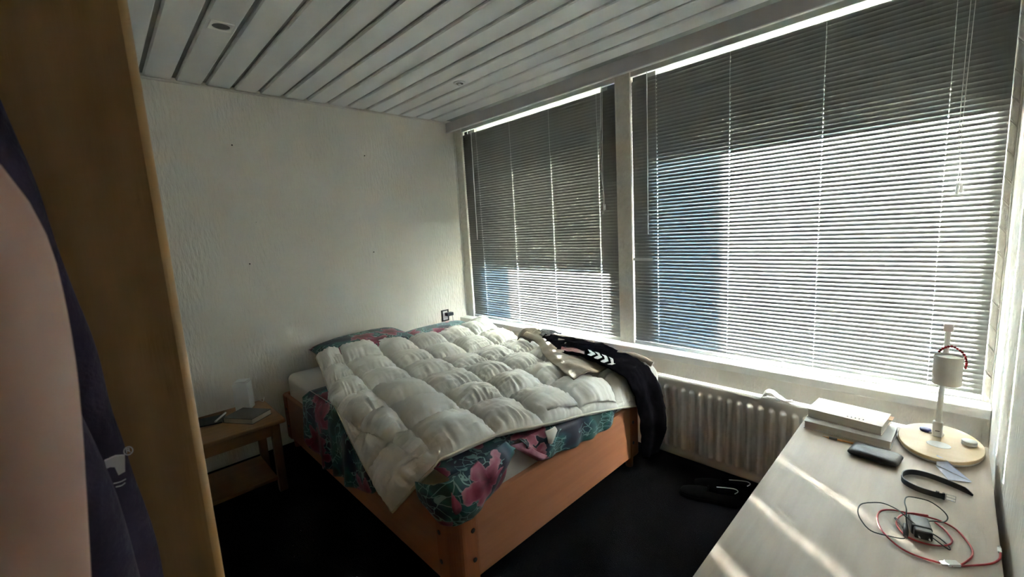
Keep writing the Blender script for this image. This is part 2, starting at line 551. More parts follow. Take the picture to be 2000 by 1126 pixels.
# slanted plaster blocks down the narrow pier beside the right wall
z = 0.66
k = 0
while z < 2.40:
    h = 0.098 + 0.014*math.sin(k*2.1)
    sl = 0.03
    z1 = min(z+h-0.008, 2.41)
    MB().extrude([(0.078, YR+0.006, z), (0.078, -3.4685, z+sl), (0.078, -3.4685, z1+sl), (0.078, YR+0.006, z1)], (0.016, 0, 0)).build('slanted_block', M['plaster'], pr, bevel=0.003)
    z += h; k += 1
MB().box(0.080, 0.094, -0.010, 0.0, 0.648, 2.46).build('trim_1', M['trim'], bevel=0.003, **ST)
MB().box(0.074, 0.094, YR, YR+0.006, 0.648, 2.46).build('trim_2', M['trim'], bevel=0.002, **ST)
MB().box(XL, -0.002, -0.012, 0.0, 2.462, 2.474).build('trim_3', M['trim'], bevel=0.003, **ST)
sill = MB().box(0.0, 0.20, YR+0.001, -0.001, 0.601, 0.646).build('window_sill', M['white'], bevel=0.006, seg=3, **ST)

for n, (w, oy0, oy1) in enumerate(((W1, -1.66, -0.148), (W2, -3.44, -1.944))):
    y0, y1 = w
    e = thing('window_%d' % (n+1), (0.16, (y0+y1)/2, ZB), kind='structure')
    MB().box(0.14, 0.20, oy0, y0, 0.646, ZT).build('frame_stile', M['frame'], e)
    MB().box(0.14, 0.20, y1, oy1, 0.646, ZT).build('frame_stile', M['frame'], e)
    MB().box(0.14, 0.20, y0, y1, 0.646, 0.70).build('frame_rail', M['frame'], e)
    MB().box(0.14, 0.20, y0, y1, ZT-0.025, ZT).build('frame_rail', M['frame'], e)
    MB().box(0.168, 0.174, y0, y1, 0.70, ZT-0.025).build('pane', M['glass'], e)

# valance along the window wall
MB().box(0.0, 0.016, YR, -0.002, 2.384, 2.467).build('trim_4', M['valance'], bevel=0.002, **ST)
MB().box(-0.004, 0.018, YR, -0.002, 2.380, 2.386).build('trim_5', M['panel'], bevel=0.001, **ST)

# ceiling of long panels with recessed joints
ce = MB().box(XL-0.1, 0.43, YR-0.1, 0.1, 2.494, 2.6).build('ceiling', M['gap'], **ST)
first = None
k = -6
while True:
    xa = -2.151+0.153*k+0.011
    xb = xa+0.131
    if xa > -0.01: break
    c = (xa+xb)/2
    if first is None:
        s = 0.0655
        prof = [(-s, 2.4945), (-s, 2.484), (-s+0.006, 2.478), (s-0.006, 2.478), (s, 2.484), (s, 2.4945)]
        vs = [(c+px, y, pz) for y in (YR, -0.002) for px, pz in prof]
        fs = [(i, i+1, i+7, i+6) for i in range(5)] + [(0, 1, 2, 3, 4, 5)[::-1], (6, 7, 8, 9, 10, 11)]
        first = MB().add(vs, fs).build('ceiling_panel', M['panel'], ce)
        fc = c
    else:
        o = first.copy(); COL.objects.link(o); o.parent = ce
        o.location = (c-fc, 0, 0)
    k += 1

# ------------------------------------------------------------------ outdoors
MB().box(0.43, 40, -40, 40, -0.45, -0.35).build('ground', M['ground'], kind='structure')
MB().box(0.43, 2.75, -8, 6, 2.6, 2.75).build('sky_blocker_slab', M['brick_out'], kind='structure')  # unseen slab, added only to keep steep sky light off the blinds
for (w, zb, lab) in ((W1, 1.190, 'dark outdoor sun screen lowered far over the narrower window by the bed'),
                     (W2, 1.885, 'dark outdoor sun screen lowered a little way over the wide window')):
    e = thing('sun_screen', (0.225, (w[0]+w[1])/2, zb), lab, 'sun screen', 'outdoor sun screens')
    MB().box(0.222, 0.224, w[0]-0.05, w[1]+0.05, zb, 2.427).build('fabric', M['screen'], e)
    MB().box(0.214, 0.234, w[0]-0.05, w[1]+0.05, zb-0.02, zb).build('bottom_bar', M['frame'], e)


# ------------------------------------------------------------------ venetian blinds
def blind(ya, yb, ladders, label, wand_y, cord_y, cord_z, bent=None):
    XB = 0.108
    zt, zb = 2.378, 0.676
    e = thing('venetian_blind', (XB, (ya+yb)/2, 0.65), label, 'blind', 'venetian blinds')
    MB().box(XB-0.013, XB+0.013, ya, yb, zt, zt+0.038).build('head_rail', M['rail'], e, bevel=0.002)
    MB().box(XB-0.012, XB+0.006, ya, yb, 0.6475, 0.668).build('bottom_rail', M['rail'], e, bevel=0.003)
    th = R(76.5)
    wd = 0.0252
    d = Vector((-math.cos(th), 0, -math.sin(th)))        # outer edge -> inner edge
    nn = Vector((-math.sin(th), 0, math.cos(th)))
    us = [-0.5, -0.30, -0.085, 0.085, 0.30, 0.5]
    prof = [d*(u*wd)+nn*(0.0022*(1-4*u*u)) for u in us]
    ys = [ya]
    hol = []
    for l in sorted(ladders):
        hol.append(len(ys)); ys += [l-0.0012, l+0.0012]
    ys.append(yb)
    vs = [(p.x, y-(ya+yb)/2, p.z) for y in ys for p in prof]
    npf = len(prof)
    fs = []
    for a in range(len(ys)-1):
        for q in range(npf-1):
            if a in hol and q == 2: continue
            fs.append((a*npf+q, a*npf+q+1, (a+1)*npf+q+1, (a+1)*npf+q))
    me = bpy.data.meshes.new('slat')
    me.from_pydata(vs, [], fs)
    me.materials.append(M['slat'])
    n = int((zt-zb-0.012)/0.0212)
    for i in range(n):
        o = bpy.data.objects.new('slat', me)
        COL.objects.link(o)
        o.parent = e
        o.location = (0, 0, zb+0.008+i*0.0212+0.0004*math.sin(i*1.7)-0.65)
    for l in ladders:
        MB().cyl((XB-0.011, l, 0.66), (XB-0.011, l, zt), 0.0007, seg=5).build('ladder_cord', M['cord'], e)
        MB().cyl((XB+0.011, l, 0.66), (XB+0.011, l, zt), 0.0007, seg=5).build('ladder_cord', M['cord'], e)
    w = MB().cyl((XB-0.04, wand_y, 1.39), (XB-0.03, wand_y, 2.375), 0.0035, 0.0028, 8).build('tilt_wand', M['wand'], e, smooth=True)
    c = MB().tube([(XB-0.03, cord_y-0.006, 2.375), (XB-0.036, cord_y+0.004, cord_z+0.2), (XB-0.034, cord_y-0.004, cord_z+0.05), (XB-0.036, cord_y, cord_z)], 0.0011, 5)
    c.tube([(XB-0.03, cord_y+0.008, 2.375), (XB-0.038, cord_y+0.012, cord_z+0.25), (XB-0.033, cord_y+0.002, cord_z+0.08), (XB-0.036, cord_y+0.006, cord_z)], 0.0011, 5)
    co = c.build('lift_cord', M['cord'], e, smooth=True)
    MB().lathe([(0.002, cord_z-0.04), (0.006, cord_z-0.036), (0.005, cord_z-0.01), (0.0022, cord_z+0.004)], (XB-0.036, cord_y+0.003), 10).build('tassel', M['wand'], co, smooth=True)
    MB().lathe([(0.002, cord_z-0.036), (0.0055, cord_z-0.032), (0.0045, cord_z-0.008), (0.002, cord_z+0.004)], (XB-0.036, cord_y-0.008), 10).build('tassel', M['wand'], co, smooth=True)
    if bent:
        MB().box(XB-0.014, XB-0.0125, bent[0], bent[1], bent[2]-0.009, bent[2]+0.009).build('bent_slat_end', M['rail'], e)
    return e


blind(-1.737, -0.112, (-0.31, -0.737, -1.162, -1.591), 'venetian blind over the narrower window beside the bed', -0.267, -1.648, 1.60)
blind(-3.4665, -1.854, (-2.024, -2.45, -2.873, -3.30), 'wide venetian blind above the desk and radiator', -1.976, -3.346, 1.55, bent=(-1.99, -1.846, 1.225))

# ------------------------------------------------------------------ ceiling spots
e = thing('ceiling_spotlight', (-1.9215, -0.93, 2.478), 'white square recessed ceiling spotlight with empty round opening', 'ceiling light', 'ceiling spots')
sq = MB()
N_ = 32
inner = [(0.036*math.cos(2*math.pi*k/N_), 0.036*math.sin(2*math.pi*k/N_)) for k in range(N_)]
outer = []
for x, y in inner:
    s = 0.046/max(abs(x), abs(y)); outer.append((x*s, y*s))
vs = []
for zz in (2.473, 2.4785):
    vs += [(-1.9215+x, -0.93+y, zz) for x, y in inner] + [(-1.9215+x, -0.93+y, zz) for x, y in outer]
fs = []
for k in range(N_):
    q = (k+1) % N_
    fs += [(k, q, N_+q, N_+k), (2*N_+k, 3*N_+k, 3*N_+q, 2*N_+q), (N_+k, N_+q, 3*N_+q, 3*N_+k), (k, 2*N_+k, 2*N_+q, q)]
sq.add(vs, fs).build('trim_plate', pm('spot_white', (0.92, 0.91, 0.88), (0.90, 0.89, 0.86), rough=0.5), e)
MB().cyl((-1.9215, -0.93, 2.4765), (-1.9215, -0.93, 2.4790), 0.0362, seg=32).build('opening', M['spot_inner'], e)
e = thing('ceiling_spotlight', (-0.5445, -0.93, 2.478), 'round chrome-rimmed ceiling spotlight nearer to the window', 'ceiling light', 'ceiling spots')
MB().lathe([(0.027, 2.4785), (0.027, 2.470), (0.040, 2.472), (0.042, 2.4785)], (-0.5445, -0.93), 28).build('rim', M['plastic_white'], e, smooth=True)
MB().lathe([(0.010, 2.4785), (0.010, 2.466), (0.025, 2.469), (0.026, 2.4785)], (-0.5445, -0.93), 24).build('reflector', M['metal'], e, smooth=True)
MB().sphere((-0.5445, -0.93, 2.466), 0.011, 12, 8).build('bulb', M['wand'], e, smooth=True)

# ------------------------------------------------------------------ wardrobe (its side faces the camera)
e = thing('wardrobe', (-2.74, -2.24, 0), 'tall oak wardrobe at the left, plain side panel towards the camera', 'wardrobe')
MB().box(-3.04, -2.434, -2.75, -2.731, 0, 2.25).build('side_panel', M['wardrobe'], e)
MB().cyl((-2.4345, -2.7405, 0), (-2.4345, -2.7405, 2.25), 0.0095, seg=20).build('edge_lipping', M['lipping'], e, smooth=True)
MB().box(-3.04, -2.434, -1.76, -1.741, 0, 2.25).build('side_panel', M['wardrobe'], e)
MB().box(-3.04, -2.446, -2.731, -1.76, 2.231, 2.25).build('top_panel', M['wardrobe'], e)
MB().box(-3.04, -2.446, -2.731, -1.76, 0.0, 0.08).build('plinth', M['wardrobe'], e)
MB().box(-3.04, -3.032, -2.731, -1.76, 0.08, 2.231).build('back_panel', M['wardrobe'], e)
for a, b2, kx in ((-2.729, -2.247, -2.27), (-2.244, -1.762, -2.22)):
    dr = MB().box(-2.446, -2.4285, a, b2, 0.085, 2.228).build('door', M['wardrobe'], e, bevel=0.002)
    MB().lathe([(0.004, 0), (0.006, 0.0), (0.007, 0.008), (0.014, 0.014), (0.013, 0.022), (0.004, 0.025)], (0, 0), 16)
    kn = MB().cyl((-2.429, kx, 1.08), (-2.412, kx, 1.08), 0.006, 0.006, 12)
    kn.sphere((-2.405, kx, 1.08), 0.014, 14, 8, sx=0.7)
    kn.build('knob', M['lipping'], dr, smooth=True)

MB().tube([(-2.66, -2.748, 1.70), (-2.66, -2.775, 1.695), (-2.66, -2.79, 1.71), (-2.66, -2.79, 1.735)], 0.004, 8, 4).build('coat_hook', M['metal'], e, smooth=True)
# ------------------------------------------------------------------ sweatshirt hanging on the wardrobe side
e = thing('sweatshirt', (-2.62, -2.76, 1.0), 'dark purple sweatshirt with white print hanging on the wardrobe side', 'sweatshirt')
right = [(-2.535, 1.66), (-2.524, 1.59), (-2.517, 1.545), (-2.512, 1.488), (-2.503, 1.412), (-2.497, 1.334), (-2.489, 1.284), (-2.487, 1.227), (-2.484, 1.141), (-2.482, 1.02)]
net = []
for (x, zz) in right:
    net.append([(-2.80+0.02*math.sin(zz*9), -2.757, zz+0.02), (-2.72, -2.795, zz+0.015), (-2.64, -2.80-0.012*math.sin(zz*14), zz+0.01), (x-0.05, -2.797+0.008*math.sin(zz*20), zz), (x-0.012, -2.790, zz), (x, -2.772, zz), (x-0.004, -2.757, zz)])
A = net_eval(net, 48, 60)
nrm = normals(A)
for j in range(A.shape[0]):
    for i in range(A.shape[1]):
        p = Vector(A[j, i])
        A[j, i] += nrm[j, i]*0.006*noise.noise(Vector((p.x*16, 3, p.z*9)))
bodyA = A
sw = cloth('body', A, M['purple'], e, thick=0.003, uv=(0.4, 0.6))
sl_pts = [(-2.60, -2.795, 1.56), (-2.568, -2.825, 1.48), (-2.551, -2.838, 1.41), (-2.545, -2.838, 1.33), (-2.536, -2.836, 1.26), (-2.532, -2.834, 1.18), (-2.529, -2.832, 1.08), (-2.528, -2.83, 0.98)]
MB().tube(sl_pts, lambda t: 0.022+0.013*min(1, t*2.2), 18, 8).build('sleeve', M['purple'], e, smooth=True)
MB().tube([(-2.80, -2.775, 1.66), (-2.72, -2.81, 1.69), (-2.62, -2.815, 1.69), (-2.545, -2.78, 1.655)], 0.024, 12, 6).build('collar', M['purple'], e, smooth=True)
# printed fragment: one letter, a registered mark and two thin strokes
Y = -2.801
MB().extrude([(-2.5060, Y, 1.2845), (-2.4980, Y, 1.2860), (-2.4915, Y, 1.2840), (-2.4935, Y, 1.2680), (-2.4985, Y, 1.2665), (-2.5000, Y, 1.2755), (-2.5030, Y, 1.2770), (-2.5055, Y, 1.2765)], (0, 0.003, 0)).build('print_letter', M['white_cloth'], e)
MB().tube([(-2.4885+0.0032*math.cos(t), Y, 1.2875+0.0040*math.sin(t)) for t in [2*math.pi*k/10 for k in range(10)]], 0.0005, 5, 3, closed=True).build('print_mark', M['white_cloth'], e)
rr = MB().box(-2.4902, -2.4896, Y, Y+0.0015, 1.2855, 1.2898).box(-2.4896, -2.4876, Y, Y+0.0015, 1.2892, 1.2898).box(-2.4880, -2.4874, Y, Y+0.0015, 1.2876, 1.2896).box(-2.4896, -2.4878, Y, Y+0.0015, 1.2873, 1.2879)
rr.extrude([(-2.4890, Y, 1.2876), (-2.4883, Y, 1.2876), (-2.4870, Y, 1.2855), (-2.4877, Y, 1.2855)], (0, 0.0015, 0)).build('print_mark', M['white_cloth'], e)
MB().tube([(-2.503, Y, 1.2600), (-2.498, Y, 1.2595), (-2.494, Y, 1.2605)], 0.0005, 5, 4).build('print_stroke', M['white_cloth'], e)
MB().tube([(-2.502, Y, 1.2560), (-2.498, Y, 1.2555), (-2.495, Y, 1.2570)], 0.0005, 5, 4).build('print_stroke', M['white_cloth'], e)


# ------------------------------------------------------------------ person beside the camera
def skin_body(name, joints, edges, mat, parent=None, org=(0, 0, 0), root=0, sub=2):
    o0 = ORG[parent.name] if parent else Vector(org)
    me = bpy.data.meshes.new(name)
    me.from_pydata([tuple(Vector(j[0])-o0) for j in joints], edges, [])
    me.materials.append(mat)
    o = bpy.data.objects.new(name, me)
    COL.objects.link(o)
    ORG[o.name] = Vector(o0)
    if parent: o.parent = parent
    else: o.location = o0
    md = o.modifiers.new('skin', 'SKIN')
    md.use_smooth_shade = True
    sv = me.skin_vertices[0].data
    for i, j in enumerate(joints):
        r = j[1]
        sv[i].radius = r if isinstance(r, tuple) else (r, r)
        sv[i].use_root = (i == root)
    ss = o.modifiers.new('sub', 'SUBSURF'); ss.levels = sub; ss.render_levels = sub
    return o


PX, PY = -2.771, -3.02
J = [((PX, PY, 1.00), (0.15, 0.10)), ((PX, PY, 1.18), (0.135, 0.095)), ((PX, PY, 1.36), (0.155, 0.105)), ((PX, PY, 1.485), (0.10, 0.075)), ((PX, PY, 1.56), 0.048),
     ((PX, PY+0.01, 1.65), (0.078, 0.095)), ((PX, PY+0.01, 1.76), (0.086, 0.104)), ((PX, PY, 1.83), 0.045),
     ((PX+0.175, PY+0.015, 1.478), 0.058), ((PX+0.224, PY+0.020, 1.425), 0.052), ((PX+0.226, PY+0.02, 1.33), 0.047), ((PX+0.217, PY+0.02, 1.22), 0.044), ((PX+0.212, PY+0.025, 1.16), 0.042), ((PX+0.20, PY+0.05, 1.02), 0.038), ((PX+0.19, PY+0.07, 0.91), 0.027), ((PX+0.188, PY+0.075, 0.84), (0.02, 0.036)),
     ((PX-0.165, PY, 1.475), 0.058), ((PX-0.20, PY, 1.40), 0.05), ((PX-0.205, PY, 1.18), 0.043), ((PX-0.20, PY+0.03, 1.02), 0.037), ((PX-0.19, PY+0.05, 0.91), 0.027), ((PX-0.188, PY+0.055, 0.84), (0.02, 0.036)),
     ((PX+0.09, PY, 0.90), 0.088), ((PX+0.095, PY+0.01, 0.52), 0.058), ((PX+0.10, PY-0.01, 0.36), 0.054), ((PX+0.10, PY-0.01, 0.10), 0.036), ((PX+0.105, PY+0.10, 0.035), (0.038, 0.03)),
     ((PX-0.09, PY, 0.90), 0.088), ((PX-0.095, PY+0.01, 0.52), 0.058), ((PX-0.10, PY-0.01, 0.36), 0.054), ((PX-0.10, PY-0.01, 0.10), 0.036), ((PX-0.105, PY+0.10, 0.035), (0.038, 0.03))]
E_ = [(0, 1), (1, 2), (2, 3), (3, 4), (4, 5), (5, 6), (6, 7), (3, 8), (8, 9), (9, 10), (10, 11), (11, 12), (12, 13), (13, 14), (14, 15), (3, 16), (16, 17), (17, 18), (18, 19), (19, 20), (20, 21),
      (0, 22), (22, 23), (23, 24), (24, 25), (25, 26), (0, 27), (27, 28), (28, 29), (29, 30), (30, 31)]
J = [((p[0], p[1], p[2]*1.058), r) for p, r in J]
# fingers and thumbs
for (w, s) in ((15, 1), (21, -1)):
    hp = Vector(J[w][0])
    for q in range(4):
        off = Vector((0.0, (q-1.5)*0.019, -0.035-0.006*(1.5-abs(q-1.5))))
        a = len(J)
        J.append((tuple(hp+off), 0.0085)); J.append((tuple(hp+off+Vector((-0.004*s, 0.004, -0.032))), 0.0078)); J.append((tuple(hp+off+Vector((-0.014*s, 0.006, -0.056))), 0.0068))
        E_ += [(w, a), (a, a+1), (a+1, a+2)]
    a = len(J)
    J.append((tuple(hp+Vector((-0.012*s, 0.042, 0.0))), 0.0095)); J.append((tuple(hp+Vector((-0.02*s, 0.055, -0.035))), 0.0085))
    E_ += [(w, a), (a, a+1)]
person = skin_body('person', J, E_, M['skin'], org=(PX, PY, 0))
setprops(person, 'person standing close at the left edge, bare upper arm hanging down', 'person')
V_ = [((PX, PY, 0.84), (0.195, 0.145)), ((PX, PY, 1.02), (0.190, 0.142)), ((PX, PY, 1.18), (0.180, 0.135)), ((PX, PY, 1.36), (0.182, 0.138)), ((PX, PY, 1.45), (0.135, 0.105))]
V_ = [((p[0], p[1], p[2]*1.058), r) for p, r in V_]
skin_body('vest', V_, [(0, 1), (1, 2), (2, 3), (3, 4)], M['darkvest'], person)
T_ = [((PX, PY, 0.97), (0.178, 0.128)), ((PX+0.09, PY, 0.88), 0.096), ((PX+0.095, PY+0.01, 0.5), 0.068), ((PX+0.10, PY-0.01, 0.09), 0.055), ((PX-0.09, PY, 0.88), 0.096), ((PX-0.095, PY+0.01, 0.5), 0.068), ((PX-0.10, PY-0.01, 0.09), 0.055)]
T_ = [((p[0], p[1], p[2]*1.058), r) for p, r in T_]
skin_body('trousers', T_, [(0, 1), (1, 2), (2, 3), (0, 4), (4, 5), (5, 6)], M['darkvest'], person)
hb = MB().sphere((PX, PY-0.005, 1.878), 0.092, 24, 14, sx=0.92, sy=1.12, sz=0.92)
hb.v = [v for v in hb.v]
hb.build('hair', M['hair'], person, smooth=True)
fc_ = MB().sphere((PX-0.032, PY+0.095, 1.814), 0.013, 10, 8).sphere((PX+0.032, PY+0.095, 1.814), 0.013, 10, 8)
fc_.build('eyes', M['plastic_white'], person, smooth=True)
MB().tube([(PX, PY+0.098, 1.814), (PX, PY+0.112, 1.793), (PX, PY+0.122, 1.772), (PX, PY+0.105, 1.765)], lambda t: 0.008+0.005*t, 10, 4).build('nose', M['skin'], person, smooth=True)
MB().tube([(PX-0.025, PY+0.088, 1.735), (PX, PY+0.099, 1.732), (PX+0.025, PY+0.088, 1.735)], 0.006, 8, 4).build('mouth', M['red_cloth'], person, smooth=True)
for s in (-1, 1):
    MB().sphere((PX+s*0.078, PY+0.01, 1.793), 0.03, 12, 8, sx=0.35, sy=0.7, sz=1.0).build('ear', M['skin'], person, smooth=True)

# ------------------------------------------------------------------ bed
BX0, BX1, BY0, BY1 = -1.665, -0.262, -2.092, -0.035
e = thing('bed_frame', ((BX0+BX1)/2, (BY0+BY1)/2, 0), 'beech wood double bed frame with rounded corner posts and dark bolts', 'bed')
MB().box(BX0+0.004, BX0+0.034, BY0+0.11, BY1-0.03, 0.095, 0.405).build('side_rail', M['bedwood_y'], e, bevel=0.004)
MB().box(BX1-0.034, BX1-0.004, BY0+0.11, BY1-0.03, 0.095, 0.405).build('side_rail', M['bedwood_y'], e, bevel=0.004)
MB().box(BX0+0.118, BX1-0.118, BY0+0.004, BY0+0.032, 0.095, 0.405).build('foot_panel', M['bedwood_x'], e, bevel=0.004)
MB().box(BX0+0.118, BX1-0.118, BY1-0.032, BY1-0.004, 0.095, 0.405).build('head_panel', M['bedwood_x'], e, bevel=0.004)
MB().box(BX0+0.03, BX1-0.03, BY0+0.03, BY1-0.03, 0.24, 0.27).build('slatted_base', M['bedwood_x'], e)


def post(cx, cy, sx, sy):
    """rounded L corner; cx,cy outer corner, sx,sy point inwards"""
    r, w, t = 0.055, 0.118, 0.034
    pts = []
    for k in range(9):
        a = math.pi/2*k/8
        pts.append((r-r*math.cos(a), r-r*math.sin(a)))
    # from (0,r) to (r,0); then along foot, back along inner face
    outl = [(0, w)]+pts+[(w, 0), (w, t), (r, t)]
    for k in range(5):
        a = math.pi/2*(1-k/4)
        outl.append((r-(r-t)*math.cos(a), r-(r-t)*math.sin(a)))
    outl += [(t, w)]
    P = [(cx+sx*x, cy+sy*y) for x, y in outl]
    if sx*sy > 0: P = P[::-1]
    p = MB().prism(P, 0.09, 0.403).build('corner_post', M['bedwood_z'], e, bevel=0.006, seg=3)
    for zz in (0.310, 0.182):
        MB().cyl((cx+sx*0.096, cy-sy*0.002, zz), (cx+sx*0.096, cy+sy*0.004, zz), 0.0095, seg=16).build('bolt', M['bolt'], p)
        MB().cyl((cx-sx*0.002, cy+sy*0.094, zz), (cx+sx*0.004, cy+sy*0.094, zz), 0.0095, seg=16).build('bolt', M['bolt'], p)
    MB().cyl((cx+sx*0.055, cy+sy*0.055, 0), (cx+sx*0.055, cy+sy*0.055, 0.10), 0.022, 0.026, 18).build('leg', M['bedwood_z'], e, smooth=True)


post(BX0, BY0, 1, 1); post(BX1, BY0, -1, 1); post(BX0, BY1, 1, -1); post(BX1, BY1, -1, -1)

# mattress in its fitted sheet
mt = MB().box(-1.625, -0.302, -2.055, -0.075, 0.272, 0.548)
mo = mt.build('mattress', M['sheet'], org=(-0.96, -1.06, 0.272), bevel=0.045, seg=5, label='mattress in a plain white fitted sheet on the bed frame', cat='mattress')
mo.data.polygons.foreach_set('use_smooth', [True]*len(mo.data.polygons))


# pillows
def pillow(c, size, rz, ry, mat, label):
    n = 28
    L_, W_, H_ = size
    vs = []; uvs = []
    for side in (1, -1):
        for j in range(n+1):
            for i in range(n+1):
                u, v = i/n*2-1, j/n*2-1
                pin = 1-0.10*(u*u)*(1-abs(v))*0 - 0.06*(1-u*u)*(v*v) * 0
                x = u*L_/2*(1-0.07*(1-v*v)*0-0.05*(v*v)*(1-abs(u)**0.01))
                y = v*W_/2
                e1 = (1-abs(u)**2.6)*(1-abs(v)**2.6)
                z = side*H_/2*max(e1, 0)**0.42
                z += 0.006*noise.noise(Vector((u*3, v*3, side*2+c[0]*5)))*e1
                cut = 1-0.06*(1-abs(v))*abs(u)**6-0.0
                vs.append((x*cut, y*(1-0.07*(1-abs(u))*abs(v)**6), z)); uvs.append((i/n*L_, j/n*W_+(0 if side > 0 else 0.9)))
    m_ = (n+1)*(n+1)
    fs = grid_faces(n, n)+[tuple(x+m_ for x in reversed(f)) for f in grid_faces(n, n)]
    rot = Matrix.Rotation(rz, 4, 'Z') @ Matrix.Rotation(ry, 4, 'X')
    vs = [rot @ Vector(v)+Vector(c) for v in vs]
    o = link_mesh('pillow', vs, fs, mat, None, c, True, uvs)
    w = o.modifiers.new('weld', 'WELD'); w.merge_threshold = 0.0006
    return setprops(o, label, 'pillow', 'floral pillows at the head of the bed')


pillow((-1.07, -0.235, 0.648), (0.72, 0.44, 0.17), R(3), R(6), M['floral'], 'plumper teal floral pillow at the bed side by the nightstand')
pillow((-0.385, -0.225, 0.606), (0.66, 0.36, 0.11), R(-2), R(4), M['floral_b'], 'flatter teal floral pillow by the window below the socket')

# floral duvet cover lying under the white duvet, hanging over the left and foot edges
ys = np.linspace(-2.06, -0.62, 97)
xs = np.linspace(-1.64, -0.30, 97)
vs = []; uvs = []; fs = []


def hang_left(y):
    return float(np.interp(y, [-1.66, -1.56, -1.48, -1.33, -1.1, -0.886, -0.75, -0.66, -0.62], [0.50, 0.36, 0.265, 0.228, 0.20, 0.178, 0.22, 0.29, 0.46]))


def hang_foot(x):
    return float(np.interp(x, [-1.64, -1.60, -1.56, -1.50, -1.44, -1.39, -1.345, -1.335, -1.275, -1.262, -1.22, -1.17, -1.10, -0.90, -0.665, -0.60, -0.54, -0.44],
                           [0.425, 0.407, 0.404, 0.412, 0.438, 0.47, 0.535, 0.56, 0.56, 0.53, 0.465, 0.434, 0.423, 0.395, 0.378, 0.395, 0.44, 0.47]))


K = 18
# top
top0 = len(vs)
ty = np.linspace(-2.06, -0.62, 40); tx = np.linspace(-1.64, -0.30, 40)
for y in ty:
    for x in tx:
        vs.append((x, y, 0.556)); uvs.append((x+3, y+3))
fs += [tuple(i+top0 for i in f) for f in grid_faces(39, 39)]
# left drape
b0 = len(vs)
yl = np.linspace(-1.57, -0.62, 90)
for y in yl:
    zb = hang_left(y)
    for k in range(K+1):
        t = k/K
        z = 0.556+(zb-0.556)*t
        bulge = (0.012+0.033*min(1, max(0, (y+1.57)/0.25)))*min(1, t*4)+0.022*t*(0.6+noise.noise(Vector((y*7, 1.3, 0)))) + 0.016*t*math.sin(y*34+1.5*noise.noise(Vector((y*5, 0, 2))))
        vs.append((-1.64-bulge-0.008, y, z-0.003*math.sin(y*41)*t)); uvs.append((-1.64+3-(0.556-z), y+3))
fs += [tuple(i+b0 for i in f) for f in grid_faces(89, K)]
# foot drape
b0 = len(vs)
xf = np.linspace(-1.64, -0.44, 120)
keepx = []
for x in xf:
    zb = hang_foot(x)
    for k in range(K+1):
        t = k/K
        z = 0.560+(zb-0.560)*t
        corner = max(0, (-1.34-x)/0.3)
        bulge = 0.022*min(1, t*4)+(0.016+0.035*min(1, corner))*math.sin(math.pi*min(1, t*0.95))+0.010*t*math.sin(x*38+2*noise.noise(Vector((x*6, 2, 0))))+0.015*t
        vs.append((x-0.05*corner*math.sin(math.pi*t), -2.06-bulge-0.003, z)); uvs.append((x+3, -2.06+3-(0.56-z)*1.4))
gf = grid_faces(119, K)
gf = [f for f in gf if not (-1.335 < xf[f[0]//(K+1)] < -1.275)]
fs += [tuple(i+b0 for i in f) for f in gf]
o = link_mesh('duvet_cover', vs, fs, M['floral'], None, (-1.0, -1.3, 0.55), True, uvs)
s = o.modifiers.new('solid', 'SOLIDIFY'); s.thickness = 0.003; s.offset = 0
setprops(o, 'teal and navy floral duvet cover hanging out from under the white duvet', 'duvet cover')
# corner bunch of the cover spilling over the front left corner
cn = [[(-1.71, -1.93, 0.52), (-1.70, -2.03, 0.545), (-1.64, -2.09, 0.565), (-1.55, -2.10, 0.58), (-1.45, -2.09, 0.59), (-1.35, -2.07, 0.59)],
      [(-1.715, -1.95, 0.48), (-1.715, -2.06, 0.50), (-1.65, -2.135, 0.52), (-1.55, -2.14, 0.535), (-1.44, -2.13, 0.55), (-1.335, -2.10, 0.555)],
      [(-1.705, -1.96, 0.44), (-1.715, -2.08, 0.45), (-1.645, -2.15, 0.455), (-1.54, -2.15, 0.47), (-1.43, -2.13, 0.505), (-1.34, -2.10, 0.53)],
      [(-1.69, -1.98, 0.41), (-1.70, -2.085, 0.405), (-1.635, -2.135, 0.402), (-1.555, -2.13, 0.410), (-1.46, -2.115, 0.45), (-1.37, -2.09, 0.50)]]
A = net_eval(cn, 46, 26)
n_ = normals(A)
for j in range(A.shape[0]):
    for i in range(A.shape[1]):
        p = Vector(A[j, i])
        A[j, i] -= np.array([0, 1, 0])*0.010*noise.noise(Vector((p.x*22, p.z*14, 4)))
c_ = cloth('folded_corner', A, M['floral_b'], None, (-1.0, -1.3, 0.55), thick=0.004, uv=(0.42, 0.2))
c_.parent = o; c_.location = (0, 0, 0)
# pink turned edge and white button flap
A = net_eval([[(-1.335, -2.082, 0.565), (-1.30, -2.087, 0.562), (-1.25, -2.09, 0.553)], [(-1.275, -2.10, 0.515), (-1.25, -2.115, 0.510), (-1.215, -2.115, 0.505)], [(-1.205, -2.112, 0.452), (-1.175, -2.125, 0.447), (-1.145, -2.12, 0.452)]], 12, 24)
c_ = cloth('turned_edge', A, pm('pink_lining', (0.42, 0.19, 0.25), (0.20, 0.05, 0.09), scale=16, rough=0.7), None, (-1.0, -1.3, 0.55), thick=0.004)
c_.parent = o; c_.location = (0, 0, 0)
A = net_eval([[(-1.15, -2.115, 0.57), (-1.12, -2.125, 0.572), (-1.085, -2.12, 0.57)], [(-1.152, -2.13, 0.545), (-1.12, -2.142, 0.54), (-1.082, -2.13, 0.552)], [(-1.145, -2.128, 0.516), (-1.125, -2.135, 0.508), (-1.095, -2.125, 0.535)]], 12, 12)
c_ = cloth('button_flap', A, M['sheet'], None, (-1.0, -1.3, 0.55), thick=0.003)
c_.parent = o; c_.location = (0, 0, 0)

